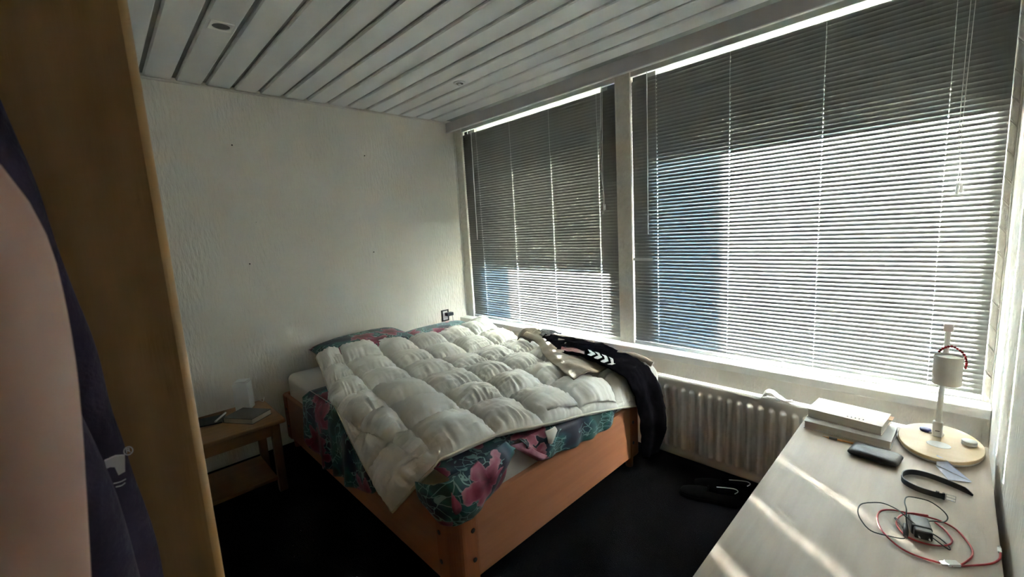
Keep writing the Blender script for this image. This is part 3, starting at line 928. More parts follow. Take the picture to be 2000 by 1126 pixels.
# quilted white down duvet
DN = [
    [(-1.775, -1.845, 0.385), (-1.625, -1.975, 0.575), (-1.365, -2.035, 0.612), (-1.135, -2.10, 0.592), (-0.870, -2.12, 0.548), (-0.565, -2.125, 0.478), (-0.310, -2.14, 0.412)],
    [(-1.757, -1.62, 0.450), (-1.580, -1.690, 0.600), (-1.310, -1.735, 0.603), (-1.075, -1.785, 0.600), (-0.825, -1.84, 0.598), (-0.585, -1.88, 0.592), (-0.285, -1.88, 0.530)],
    [(-1.722, -1.40, 0.492), (-1.515, -1.400, 0.600), (-1.255, -1.475, 0.600), (-0.985, -1.515, 0.600), (-0.760, -1.565, 0.600), (-0.545, -1.62, 0.600), (-0.270, -1.60, 0.555)],
    [(-1.665, -1.10, 0.548), (-1.475, -1.10, 0.602), (-1.225, -1.175, 0.600), (-0.950, -1.23, 0.600), (-0.725, -1.285, 0.600), (-0.505, -1.34, 0.605), (-0.250, -1.32, 0.580)],
    [(-1.605, -0.82, 0.590), (-1.430, -0.83, 0.606), (-1.175, -0.89, 0.602), (-0.915, -0.95, 0.602), (-0.690, -1.00, 0.605), (-0.465, -1.05, 0.615), (-0.215, -1.04, 0.615)],
    [(-1.535, -0.55, 0.632), (-1.385, -0.56, 0.630), (-1.120, -0.60, 0.622), (-0.870, -0.67, 0.618), (-0.640, -0.72, 0.625), (-0.420, -0.77, 0.645), (-0.180, -0.78, 0.645)],
    [(-1.470, -0.27, 0.662), (-1.320, -0.29, 0.685), (-1.070, -0.33, 0.672), (-0.830, -0.39, 0.640), (-0.600, -0.455, 0.645), (-0.380, -0.475, 0.660), (-0.150, -0.54, 0.675)],
]
CS = 34
NU = NV = 6*CS
A = net_eval(DN, NU, NV)
for j in range(NV+1):
    for i in range(NU+1):
        x, y, z = A[j, i]
        d = max(0, -1.625-x, x+0.302, -2.055-y)
        zm = 0.588-2.0*d-6.0*d*d
        A[j, i, 2] = z if z > zm+0.02 else (zm+0.02*math.exp((z-zm-0.02)/0.02))
nn = normals(A)
if nn[NV//2, NU//2, 2] < 0: nn = -nn
T = np.zeros((NV+1, NU+1)); B_ = np.zeros((NV+1, NU+1))
for j in range(NV+1):
    v = j/CS; fv = v-math.floor(v) if j < NV else 1.0; cj = min(int(v), 5)
    for i in range(NU+1):
        u = i/CS; fu = u-math.floor(u) if i < NU else 1.0; ci = min(int(u), 5)
        a = 4*fu*(1-fu); b = 4*fv*(1-fv)
        env = (max(a, 0)**0.42)*(max(b, 0)**0.42)
        rnd = 0.85+0.3*noise.noise(Vector((ci*1.7+0.3, cj*2.3+0.7, 5.1)))
        h = 0.080*env*rnd
        # gathers running off the seams
        ph = noise.noise(Vector((u*1.1, v*1.1, 9.0)))*2.0
        g1 = noise.noise(Vector((u*15+ph, v*2.0, 1.0)))*max(0, 1-fv*2.0)**1.0 + noise.noise(Vector((u*15+ph, v*2.0, 4.0)))*max(0, 1-(1-fv)*2.4)
        g2 = noise.noise(Vector((u*1.6, v*15+ph, 7.0)))*(max(0, 1-fu*1.8)+max(0, 1-(1-fu)*1.8))
        h += (0.020*g1+0.021*g2)*min(1, 2.2*env)
        h += 0.010*env*noise.noise(Vector((u*2.2, v*2.2+ph, 3.0)))
        head = max(0, (v-4.6)/1.4)
        right_ = max(0, (u-4.2)/1.8)
        h += 0.045*head*(0.3+right_)*(0.4+noise.noise(Vector((u*1.3+4, v*1.5, 2.0))))*min(1, env*2+0.2)
        T[j, i] = h; B_[j, i] = -0.010-0.016*env
edge = 0.004
P1 = A+nn*(T[..., None]+edge); P2 = A+nn*(B_[..., None]-edge)
for j in range(NV+1):
    for i in range(NU+1):
        if i in (0, NU) or j in (0, NV):
            P2[j, i] = A[j, i]-nn[j, i]*edge
w = NU+1
vs = np.concatenate([P1.reshape(-1, 3), P2.reshape(-1, 3)])
fs = grid_faces(NV, NU)
m_ = w*(NV+1)
fs = fs+[tuple(x+m_ for x in reversed(f)) for f in fs]
ring = [i for i in range(w)]+[j*w+NU for j in range(1, NV+1)]+[NV*w+i for i in range(NU-1, -1, -1)]+[j*w for j in range(NV-1, 0, -1)]
for a, b in zip(ring, ring[1:]+ring[:1]):
    fs.append((b, a, a+m_, b+m_))
dv = link_mesh('duvet', vs, fs, M['duvet'], None, (-1.0, -1.2, 0.55), True)
setprops(dv, 'white quilted down duvet spread over the bed, corner hanging down', 'duvet')
Af = A.reshape(-1, 3)
MB().tube([tuple(Af[i]) for i in ring[::4]], 0.0055, 8, 2, closed=True).build('piping', M['piping'], dv, smooth=True)

# ------------------------------------------------------------------ clothes on the bed


def crumple(A, amp, f, seed, d=(0, 0, 1)):
    nn = normals(A)
    for j in range(A.shape[0]):
        for i in range(A.shape[1]):
            p = Vector(A[j, i])
            n1 = noise.noise(Vector((p.x*f, p.y*f, p.z*f+seed)))+0.5*noise.noise(Vector((p.x*f*2.3, p.y*f*2.3, p.z*f*2.3+seed)))
            A[j, i] += np.array(d)*amp*n1
    return A


TL = [(-0.365, -1.215, 0.706), (-0.415, -1.412, 0.692), (-0.572, -1.606, 0.684), (-0.675, -1.788, 0.682), (-0.775, -1.994, 0.674)]
TR = [(-0.265, -1.302, 0.722), (-0.285, -1.465, 0.715), (-0.325, -1.695, 0.705), (-0.360, -1.890, 0.680), (-0.390, -2.055, 0.640)]
net = []
for a, b in zip(TL, TR):
    a, b = Vector(a), Vector(b)
    net.append([tuple(a.lerp(b, t)+Vector((0, 0, dz))) for t, dz in ((0, 0), (0.25, 0.022), (0.5, 0.012), (0.75, 0.02), (1, 0))])
A = crumple(net_eval(net, 40, 50), 0.009, 13, 1.0)
e = thing('trousers', (-0.45, -1.6, 0.64), 'crumpled beige trousers lying under the black jersey on the duvet', 'trousers')
cloth('leg_front', A, M['beige'], e, thick=0.006)
A = net_eval([[(-0.36, -1.16, 0.665), (-0.30, -1.13, 0.70), (-0.235, -1.16, 0.70)], [(-0.375, -1.21, 0.70), (-0.315, -1.19, 0.745), (-0.245, -1.225, 0.74)], [(-0.375, -1.26, 0.69), (-0.315, -1.255, 0.735), (-0.25, -1.285, 0.735)], [(-0.36, -1.29, 0.665), (-0.31, -1.285, 0.69), (-0.25, -1.305, 0.69)]], 16, 18)
cloth('waistband', crumple(A, 0.008, 20, 3), M['beige'], e, thick=0.006)
MB().tube([(-0.245, -1.93, 0.672), (-0.232, -2.03, 0.672), (-0.222, -2.10, 0.655), (-0.218, -2.145, 0.636)], 0.017, 14, 5).build('cuff', M['beige'], e, smooth=True)
A = net_eval([[(-0.245, -2.10, 0.648), (-0.215, -2.13, 0.640)], [(-0.235, -2.135, 0.60), (-0.205, -2.165, 0.59)], [(-0.225, -2.16, 0.545), (-0.21, -2.175, 0.525)]], 8, 14)
cloth('pocket_lining', A, M['sheet'], e, thick=0.003)

SL = [(-0.375, -1.415, 0.722), (-0.515, -1.675, 0.706), (-0.525, -1.882, 0.708), (-0.560, -2.072, 0.690), (-0.505, -2.160, 0.612), (-0.416, -2.160, 0.420), (-0.387, -2.155, 0.269), (-0.368, -2.150, 0.105)]
SR = [(-0.240, -1.378, 0.712), (-0.226, -1.525, 0.712), (-0.226, -1.698, 0.712), (-0.198, -1.850, 0.684), (-0.190, -2.050, 0.632), (-0.205, -2.168, 0.527), (-0.200, -2.209, 0.267), (-0.200, -2.141, 0.085)]
net = []
for q, (a, b) in enumerate(zip(SL, SR)):
    a, b = Vector(a), Vector(b)
    if q < 4: off = [(0, 0, 0), (0, 0, 0.012), (0, 0, 0.020), (0, 0, 0.012), (0, 0, 0)]
    elif q == 4: off = [(0, 0, 0), (0, -0.012, 0.025), (0, -0.016, 0.038), (0, -0.012, 0.03), (0, 0, 0)]
    else: off = [(0, 0, 0), (0, -0.03, 0.0), (0, -0.01, 0.0), (0, -0.04, 0.01), (0, 0, 0)]
    net.append([tuple(a.lerp(b, t)+Vector(d)) for t, d in zip((0, 0.25, 0.5, 0.75, 1), off)])
SA = net_eval(net, 60, 110)
SA = crumple(SA, 0.016, 15, 5.0, (0, -0.6, 0.7))
e = thing('jersey', (-0.3, -1.9, 0.1), 'black sports jersey with white chevrons hanging off the bed corner', 'jersey')
cloth('body', SA, M['black_cloth'], e, thick=0.006)
SN = normals(SA)
if SN[30, 30, 2] < 0: SN = -SN


def patch(name, uv_poly, mat, off=0.006):
    """thin print following the jersey's surface; outline in (u, v) of the cloth grid"""
    n = 6
    P = []
    for (a, b) in zip(uv_poly, uv_poly[1:]+uv_poly[:1]):
        for k in range(n):
            t = k/n
            P.append((a[0]+(b[0]-a[0])*t, a[1]+(b[1]-a[1])*t))
    pts = []
    for u, v in P:
        i = min(max(u*60, 0), 59.99); j = min(max(v*110, 0), 109.99)
        i0, j0 = int(i), int(j); fi, fj = i-i0, j-j0
        p = (SA[j0, i0]*(1-fi)*(1-fj)+SA[j0, i0+1]*fi*(1-fj)+SA[j0+1, i0]*(1-fi)*fj+SA[j0+1, i0+1]*fi*fj)
        pts.append(Vector(p)+Vector(SN[j0, i0])*off)
    MB().extrude(pts, Vector((0, 0, 0.0012))).build(name, mat, e)


for q in range(4):
    v0 = 0.300+q*0.040
    for (ua, ub) in ((0.10, 0.20), (0.30, 0.20)):
        patch('chevron_print', [(ua, v0), (ub, v0+0.022), (ub, v0+0.044), (ua, v0+0.022)] if ua < ub else [(ub, v0+0.022), (ua, v0), (ua, v0+0.022), (ub, v0+0.044)], M['white_cloth'])
for q in range(5):
    va = 0.155+q*0.026
    patch('red_stripe', [(0.10, va), (0.24, va), (0.24, va+0.026), (0.10, va+0.026)], M['red_cloth'])
A = net_eval([[(-0.30, -1.31, 0.715), (-0.25, -1.30, 0.735), (-0.20, -1.31, 0.715)], [(-0.335, -1.37, 0.725), (-0.27, -1.36, 0.752), (-0.20, -1.37, 0.73)], [(-0.36, -1.45, 0.715), (-0.28, -1.44, 0.74), (-0.20, -1.45, 0.72)]], 16, 18)
cloth('collar', crumple(A, 0.012, 26, 8), pm('grey_lining', (0.11, 0.10, 0.12), (0.03, 0.03, 0.04), scale=30, rough=0.7), e, thick=0.005)

# ------------------------------------------------------------------ radiator
e = thing('radiator', (-0.06, -2.65, 0.085), 'cream ribbed panel radiator under the window sill', 'radiator')
Y0, Y1, Z0, Z1 = -3.30, -1.96, 0.058, 0.537
XF = -0.13
fy = np.arange(-2.190, Y0+0.05, -0.0508).tolist()+np.arange(-2.190+0.0508, Y1-0.03, 0.0508).tolist()


def ribd(y, z):
    d = min(abs(y-c) for c in fy)
    a = max(0, 1-(d/0.0165)**2.2)
    zc = min(z-(Z0+0.052), (Z1-0.045)-z)
    if zc < 0: t = 0
    else: t = min(1, zc/0.014)
    if zc < 0.0165 and zc >= 0:
        rr = (0.0165-zc)/0.0165
        dd = math.hypot(d/0.0165, rr)
        a = max(0, 1-dd**2.2) if rr > 0 else a
        t = 1
    return -0.020*a*t


yy = np.linspace(Y0, Y1, 420)
zz = [Z0, Z0+0.012, Z0+0.04]+np.linspace(Z0+0.052, Z0+0.075, 7).tolist()+[0.3]+np.linspace(Z1-0.07, Z1-0.045, 7).tolist()+[Z1-0.035, Z1-0.008, Z1]
vs = [(XF+ribd(y, z)+(0.006 if z in (Z0, Z1) else 0), y, z) for z in zz for y in yy]
link_mesh('front_panel', vs, grid_faces(len(zz)-1, len(yy)-1), M['rad'], e, None, True)
MB().box(XF+0.006, XF+0.02, Y0, Y1, Z0+0.004, Z1-0.004).build('water_channel', M['rad'], e)
MB().box(-0.082, -0.070, Y0, Y1, Z0, Z1).build('rear_panel', M['rad'], e, bevel=0.003)
tg = MB()
tg.box(-0.112, -0.086, Y0+0.02, Y1-0.02, Z1-0.012, Z1-0.002)
tg.build('top_grille', M['rad'], e)
for k in range(30):
    y = Y0+0.04+k*0.0425
    MB().box(-0.110, -0.083, y, y+0.006, Z0+0.05, Z1-0.012).build('fin', M['rad'], e)
for y in (Y0+0.1, Y1-0.1):
    MB().box(-0.07, 0.0298, y-0.015, y+0.015, 0.30, 0.42).build('bracket', M['rad'], e)
MB().tube([(-0.10, Y1-0.01, 0.12), (-0.10, Y1+0.04, 0.12), (-0.10, Y1+0.05, 0.06), (-0.10, Y1+0.05, 0.0)], 0.008, 10, 4).build('pipe', M['rad'], e, smooth=True)

# crumpled tissue on the radiator
A = net_eval([[(-0.128, -2.700, 0.538), (-0.105, -2.698, 0.538), (-0.08, -2.71, 0.538)], [(-0.124, -2.725, 0.574), (-0.102, -2.722, 0.582), (-0.078, -2.73, 0.570)], [(-0.122, -2.762, 0.557), (-0.102, -2.766, 0.568), (-0.078, -2.77, 0.552)], [(-0.120, -2.798, 0.541), (-0.102, -2.800, 0.546), (-0.08, -2.80, 0.538)], [(-0.116, -2.828, 0.549), (-0.102, -2.832, 0.556), (-0.08, -2.828, 0.543)]], 18, 28)
cloth('tissue', crumple(A, 0.008, 30, 2), M['tissue'], None, (-0.10, -2.76, 0.538), thick=0.002, label='crumpled white tissue lying on top of the radiator', cat='tissue')

# ------------------------------------------------------------------ wall socket and charger
e = thing('wall_socket', (-0.176, 0, 0.64), 'black framed wall socket above the floral pillow', 'socket')
fr = MB().box(-0.217, -0.203, -0.011, 0, 0.640, 0.748).box(-0.149, -0.135, -0.011, 0, 0.640, 0.748).box(-0.203, -0.149, -0.011, 0, 0.736, 0.748).box(-0.203, -0.149, -0.011, 0, 0.640, 0.652)
fr.build('frame', M['plastic_black'], e, bevel=0.002)
MB().box(-0.203, -0.149, -0.008, 0, 0.652, 0.736).build('insert', M['plastic_white'], e)
e = thing('phone_charger', (-0.13, -0.03, 0.69), 'small black phone charger plugged into the wall socket', 'charger')
MB().box(-0.185, -0.112, -0.058, -0.009, 0.690, 0.722).build('body', M['plastic_black'], e, bevel=0.006, seg=3)
MB().tube([(-0.122, -0.045, 0.69), (-0.120, -0.046, 0.665), (-0.118, -0.05, 0.63), (-0.12, -0.07, 0.60)], 0.0018, 6, 4).build('cable', M['plastic_black'], e, smooth=True)

# ------------------------------------------------------------------ nightstand
e = thing('nightstand', (-2.07, -0.43, 0), 'small pine nightstand between the wardrobe and the bed', 'nightstand')
MB().box(-2.335, -1.812, -0.660, -0.195, 0.426, 0.450).build('top', M['nswood'], e, bevel=0.007, seg=3)
for x in (-2.305, -1.885):
    for y in (-0.628, -0.262):
        MB().box(x, x+0.045, y, y+0.036, 0, 0.426).build('leg', M['nswood_z'], e, bevel=0.003)
MB().box(-2.26, -1.885, -0.622, -0.604, 0.355, 0.426).build('apron', M['nswood'], e)
MB().box(-2.26, -1.885, -0.252, -0.234, 0.355, 0.426).build('apron', M['nswood'], e)
MB().box(-1.872, -1.854, -0.592, -0.262, 0.355, 0.426).build('apron', M['nswood'], e)
MB().box(-2.295, -2.277, -0.592, -0.262, 0.355, 0.426).build('apron', M['nswood'], e)
MB().box(-2.262, -1.884, -0.615, -0.24, 0.075, 0.095).build('shelf', M['nswood'], e, bevel=0.003)
# items on it
e = thing('table_lamp', (-1.935, -0.285, 0.45), 'white boxy table lamp on the nightstand by the wall', 'lamp')
MB().box(-1.977, -1.893, -0.325, -0.245, 0.452, 0.625, rz=R(-32)).build('shade', M['plastic_white'], e, bevel=0.003)
MB().box(-1.970, -1.900, -0.318, -0.252, 0.625, 0.636, rz=R(-40)).build('top_flap', M['plastic_white'], e, bevel=0.002)
MB().box(-1.967, -1.903, -0.315, -0.255, 0.450, 0.4525, rz=R(-32)).build('base', M['plastic_white'], e)
MB().tube([(-1.900, -0.27, 0.458), (-1.872, -0.25, 0.475), (-1.848, -0.26, 0.470), (-1.828, -0.255, 0.4535), (-1.805, -0.19, 0.452), (-1.79, -0.10, 0.30), (-1.785, -0.05, 0.06)], 0.0025, 8, 6).build('cord', M['plastic_white'], e, smooth=True)


def book(name, c, L_, W_, H_, z, rz, cover, label, group=None, spine=1, tilt=0):
    e = thing(name, (c[0], c[1], z), label, 'book', group)
    t = 0.0025
    x0, x1, y0, y1 = c[0]-L_/2, c[0]+L_/2, c[1]-W_/2, c[1]+W_/2

    def bb(a, b_, c1, d, z0, z1, nm, mt, bev=0.0008):
        MB().box(a, b_, c1, d, z0, z1).rot(rz, c).build(nm, mt, e, bevel=bev)
    bb(x0, x1, y0, y1, z, z+t, 'cover', cover)
    bb(x0, x1, y0, y1, z+H_-t, z+H_, 'cover', cover)
    if spine > 0: bb(x0, x0+t, y0, y1, z+t, z+H_-t, 'spine', cover)
    else: bb(x1-t, x1, y0, y1, z+t, z+H_-t, 'spine', cover)
    bb(x0+t if spine > 0 else x0+0.003, x1-0.003 if spine > 0 else x1-t, y0+0.003, y1-0.003, z+t, z+H_-t, 'pages', M['page'])
    return e


book('book', (-1.965, -0.475), 0.205, 0.145, 0.032, 0.451, R(-57), M['cover_dark'], 'thick dark-covered book lying on the nightstand before the lamp', None, 1)
MB().box(-2.23, -2.06, -0.40, -0.27, 0.451, 0.459, rz=R(-18)).build('magazine', M['cover_dark'], None, (-2.145, -0.335, 0.451), label='thin dark booklet on the nightstand next to the wardrobe', cat='booklet')
pn = MB().cyl((-2.115, -0.405, 0.4645), (-2.045, -0.300, 0.4645), 0.0055, 0.0055, 10)
pn.cyl((-2.045, -0.300, 0.4645), (-2.040, -0.292, 0.4645), 0.004, 0.001, 8)
pn.build('pen', M['plastic_white'], None, (-2.08, -0.35, 0.459), label='white pen lying across the booklet on the nightstand', cat='pen')

# ------------------------------------------------------------------ desk
e = thing('desk', (-1.03, -3.21, 0), 'long light birch desk along the right wall', 'desk')
MB().box(-1.78, -0.309, -3.476, -2.950, 0.586, 0.610).build('desk_top', M['desk'], e, bevel=0.0015)
MB().box(-0.345, -0.325, -3.46, -2.97, 0, 0.586).build('side_panel', M['desk'], e)
MB().box(-1.765, -1.745, -3.46, -2.97, 0, 0.586).build('side_panel', M['desk'], e)
MB().box(-1.745, -0.345, -3.458, -3.442, 0.25, 0.586).build('back_panel', M['desk'], e)

# two books, pencil, pouch
book('book', (-0.452, -3.102), 0.158, 0.268, 0.031, 0.611, R(-2), M['cover_b'], 'larger grey book at the bottom of the small stack on the desk', 'books on the desk', -1)
b2 = book('book', (-0.418, -3.092), 0.150, 0.238, 0.036, 0.6425, R(-5), M['cover_a'], 'cream paperback lying on top of the grey book on the desk', 'books on the desk', -1)
MB().box(-0.415, -0.375, -3.226, -3.190, 0.6755, 0.677, rz=R(-5)).build('bookmark', M['orange'], b2)
tx = MB()
for q in range(5):
    tx.box(-0.478+q*0.0, -0.4775+0.006, -3.10-q*0.012, -3.096-q*0.012, 0.6785, 0.6790)
tx.build('title_print', M['hole'], b2)
e = thing('pencil', (-0.566, -3.09, 0.611), 'orange pencil with black grip lying beside the books', 'pencil')
MB().cyl((-0.5645, -3.165, 0.6148), (-0.570, -3.055, 0.6148), 0.0038, seg=6).build('shaft', M['orange'], e)
MB().cyl((-0.570, -3.058, 0.6155), (-0.5685, -3.083, 0.6155), 0.0046, seg=12).build('grip', M['plastic_black'], e, smooth=True)
MB().cyl((-0.570, -3.055, 0.6148), (-0.5708, -3.036, 0.6148), 0.0036, 0.0006, 8).build('tip', M['orange'], e)

n = 24
vs = []
for side in (1, -1):
    for j in range(n+1):
        for i in range(n+1):
            u, v = i/n*2-1, j/n*2-1
            q = max(0, (1-abs(u)**5)*(1-abs(v)**5))**0.35
            zc = 0.0125*q*side+(0.0025*(1-u*u)*(1-v*v) if side > 0 else 0)
            vs.append((u*0.046*(1-0.05*abs(v)**8), v*0.070*(1-0.05*abs(u)**8), zc))
m_ = (n+1)**2
fs = grid_faces(n, n)+[tuple(x+m_ for x in reversed(f)) for f in grid_faces(n, n)]
ce_ = Vector((-0.628, -3.198, 0.6235))
rm = Matrix.Rotation(R(-7), 4, 'Z')
o = link_mesh('leather_pouch', [rm @ Vector(v)+ce_ for v in vs], fs, M['leather'], None, (ce_.x, ce_.y, 0.611), True)
w_ = o.modifiers.new('weld', 'WELD'); w_.merge_threshold = 0.0003
setprops(o, 'glossy black leather pouch lying on the desk before the books', 'pouch')
MB().tube([rm @ Vector((-0.0455, v, 0.0008))+ce_ for v in (-0.066, -0.03, 0.0, 0.03, 0.066)], 0.0013, 6, 4).build('seam', M['plastic_black'], o, smooth=True)

# lamp with oval wooden foot
e = thing('desk_lamp', (-0.40, -3.355, 0.611), 'desk lamp with white cylinder shade and oval wooden base', 'lamp')
LC = (-0.40, -3.354)
MB().lathe([(0.05, 0.611), (0.152, 0.611), (0.154, 0.614), (0.152, 0.617), (0.05, 0.617)], LC, 48, 1, 0.70).build('foot_ring', M['plastic_white'], e, smooth=False)
MB().lathe([(0.10, 0.617), (0.146, 0.617), (0.147, 0.620), (0.10, 0.620)], LC, 48, 1, 0.70).build('lower_board', M['hole'], e)
MB().lathe([(0.05, 0.620), (0.158, 0.620), (0.160, 0.622), (0.160, 0.630), (0.158, 0.632), (0.05, 0.632)], LC, 56, 1, 0.70).build('upper_board', M['lampwood'], e)
MB().lathe([(0.01, 0.6318), (0.032, 0.6318), (0.031, 0.6332), (0.01, 0.6332)], (-0.437, -3.352), 32, 0.85, 1.0).build('charging_pad', M['plastic_white'], e)
PB = (-0.362, -3.346)
MB().box(PB[0]-0.010, PB[0]+0.010, PB[1]-0.014, PB[1]+0.014, 0.632, 0.690).build('hinge_block', M['plastic_white'], e, bevel=0.004, seg=3)
MB().box(PB[0]-0.012, PB[0]-0.010, PB[1]-0.006, PB[1]+0.006, 0.655, 0.657).build('hinge_slot', M['hole'], e)
MB().cyl((PB[0], PB[1], 0.69), (PB[0]+0.002, PB[1]-0.006, 1.045), 0.0078, seg=16).build('pole', M['plastic_white'], e, smooth=True)
MB().box(PB[0]-0.010, PB[0]+0.010, PB[1]-0.019, PB[1]+0.007, 1.028, 1.056).build('pole_cap', M['plastic_white'], e, bevel=0.003)
SC = (-0.412, -3.358)
vs = []; fs = []
sg = 40
rings = [(0.0365, 0.852), (0.0375, 0.852), (0.0375, 0.953), (0.0355, 0.953), (0.0355, 0.856)]
for r, z in rings:
    for k in range(sg):
        t = 2*math.pi*k/sg
        vs.append((SC[0]+r*math.cos(t), SC[1]+r*math.sin(t), z))
for j in range(len(rings)-1):
    for k in range(sg):
        fs.append((j*sg+k, j*sg+(k+1) % sg, (j+1)*sg+(k+1) % sg, (j+1)*sg+k))
MB().add(vs, fs).build('shade', M['shade'], e, smooth=False, bevel=0)
MB().cyl((SC[0], SC[1], 0.944), (SC[0], SC[1], 0.947), 0.0352, seg=32).build('diffuser', M['plastic_white'], e)
MB().tube([(PB[0], PB[1]-0.004, 0.90), (-0.385, -3.352, 0.902), (-0.40, -3.356, 0.90)], 0.006, 10, 4).build('shade_arm', M['plastic_white'], e, smooth=True)

# red bead necklace over the lamp
e = thing('bead_necklace', (-0.376, -3.365, 0.90), 'string of red beads hung over the desk lamp shade', 'necklace')
bp_ = [(-0.386, -3.334, 0.958), (-0.378, -3.343, 0.969), (-0.376, -3.355, 0.976), (-0.376, -3.368, 0.978), (-0.377, -3.381, 0.970), (-0.378, -3.393, 0.958), (-0.380, -3.399, 0.944), (-0.381, -3.402, 0.930), (-0.381, -3.402, 0.915), (-0.381, -3.400, 0.902)]
cc = catmull(bp_, 24)
acc = 0; last = cc[0]
MB().tube(bp_, 0.0006, 5, 6).build('thread', M['beads'], e)
b1 = None
for p in cc:
    acc += (p-last).length; last = p
    if b1 is None or acc >= 0.0076:
        acc = 0
        if b1 is None:
            b1 = MB().sphere(p, 0.0044, 10, 6).build('bead', M['beads'], e, smooth=True); bp0 = p.copy()
        else:
            o = b1.copy(); COL.objects.link(o); o.parent = e; o.location = p-bp0

# lens case and tin on the lamp base
e = thing('lens_case', (-0.335, -3.333, 0.632), 'contact lens case with one blue and one white lid on the lamp base', 'lens case')
MB().lathe([(0.010, 0.6322), (0.0155, 0.633), (0.0165, 0.637), (0.016, 0.642), (0.008, 0.6435)], (-0.334, -3.314), 24).build('lid', M['plastic_blue'], e, smooth=True, label='dark blue lid')
MB().lathe([(0.010, 0.6322), (0.0155, 0.633), (0.0165, 0.637), (0.016, 0.642), (0.008, 0.6435)], (-0.349, -3.348), 24).build('lid', M['plastic_white'], e, smooth=True, label='white lid')
MB().box(-0.350, -0.334, -3.340, -3.322, 0.633, 0.637, rz=R(20)).build('bridge', M['plastic_white'], e)
for q in range(3):
    MB().lathe([(0.014, 0.6322+q*0.0052), (0.0195, 0.6324+q*0.0052), (0.0203, 0.6348+q*0.0052), (0.0195, 0.6370+q*0.0052), (0.014, 0.6373+q*0.0052)], (-0.377, -3.427), 28).build('tin', M['plastic_white'], None, (-0.377, -3.427, 0.6322+q*0.0052), smooth=True,
        label=('lowest', 'middle', 'topmost')[q]+' of three flat white round tins stacked on the lamp base', cat='tin', group='white tins stacked on the lamp base')

# folded paper
pa = MB()
e = thing('folded_paper', (-0.59, -3.385, 0.611), 'folded pale bluish paper lying on the desk before the lamp', 'paper')
MB().extrude([(-0.567, -3.347, 0.6118), (-0.653, -3.380, 0.6118), (-0.628, -3.430, 0.6118)], (0, 0, 0.0012)).build('lower_flap', M['paper'], e)
MB().extrude([(-0.628, -3.431, 0.614), (-0.575, -3.352, 0.616), (-0.535, -3.350, 0.633), (-0.545, -3.368, 0.631)], (0.001, 0.001, 0.001)).build('upper_flap', M['paper'], e)
MB().extrude([(-0.628, -3.431, 0.6135), (-0.556, -3.372, 0.634), (-0.530, -3.372, 0.622)], (0.001, 0.001, 0.001)).build('inner_flap', M['paper'], e)

# strap with buckle, standing on its edge
e = thing('leather_strap', (-0.74, -3.34, 0.611), 'black leather strap with metal buckle curled on the desk', 'strap')
path = catmull([(-0.716, -3.432, 0), (-0.690, -3.385, 0), (-0.674, -3.335, 0), (-0.679, -3.300, 0), (-0.705, -3.279, 0), (-0.742, -3.276, 0), (-0.768, -3.288, 0), (-0.786, -3.318, 0), (-0.789, -3.350, 0), (-0.786, -3.374, 0)], 8)
vs = []; fs = []
hgt = 0.017
for i, p in enumerate(path):
    t = (path[min(i+1, len(path)-1)]-path[max(i-1, 0)]).normalized()
    nr = Vector((-t.y, t.x, 0))*0.0014
    taper = min(1, 0.35+i*0.25)
    for (s, zz) in ((1, 0.6112), (-1, 0.6112), (-1, 0.6112+hgt*taper), (1, 0.6112+hgt*taper)):
        vs.append(p+nr*s+Vector((0, 0, zz)))
for i in range(len(path)-1):
    for k in range(4):
        fs.append((i*4+k, i*4+(k+1) % 4, i*4+4+(k+1) % 4, i*4+4+k))
fs += [(3, 2, 1, 0), tuple(range(len(vs)-4, len(vs)))]
MB().add(vs, fs).build('band', M['leather'], e)
bk = path[-1]
MB().box(bk.x-0.003, bk.x+0.003, -3.362, -3.354, 0.6105, 0.630).build('keeper', M['leather'], e)
MB().box(bk.x-0.003, bk.x+0.003, -3.374, -3.368, 0.6105, 0.630).build('keeper', M['leather'], e)
MB().tube([(bk.x, -3.376, 0.6125), (bk.x, -3.376, 0.6295), (bk.x-0.001, -3.396, 0.6295), (bk.x-0.001, -3.396, 0.6125)], 0.0012, 6, 1, closed=True).build('buckle', M['metal'], e)
MB().cyl((bk.x, -3.376, 0.621), (bk.x-0.001, -3.397, 0.6205), 0.001, seg=6).build('buckle_pin', M['metal'], e)

# black charger with cable
e = thing('cable_charger', (-1.0, -3.325, 0.611), 'black plug charger with coiled black cable on the desk', 'charger')
MB().box(-1.030, -0.975, -3.350, -3.308, 0.6115, 0.640, rz=R(12)).build('plug_body', M['plastic_black'], e, bevel=0.005, seg=3)
MB().box(-1.046, -1.026, -3.348, -3.312, 0.6135, 0.638, rz=R(12), c=(-1.0025, -3.329)).build('plug_face', M['plastic_black'], e, bevel=0.004, seg=3)
for yo in (-3.3195, -3.3385):
    p0 = Vector((-1.044, yo, 0.626)); 
    co, si = math.cos(R(12)), math.sin(R(12))
    a = Vector((-1.0025+(p0.x+1.0025)*co-(p0.y+3.329)*si, -3.329+(p0.x+1.0025)*si+(p0.y+3.329)*co, 0.626))
    MB().cyl(a, a+Vector((-0.019*co, -0.019*si, 0)), 0.0022, 0.0020, 10).build('pin', M['metal'], e, smooth=True)
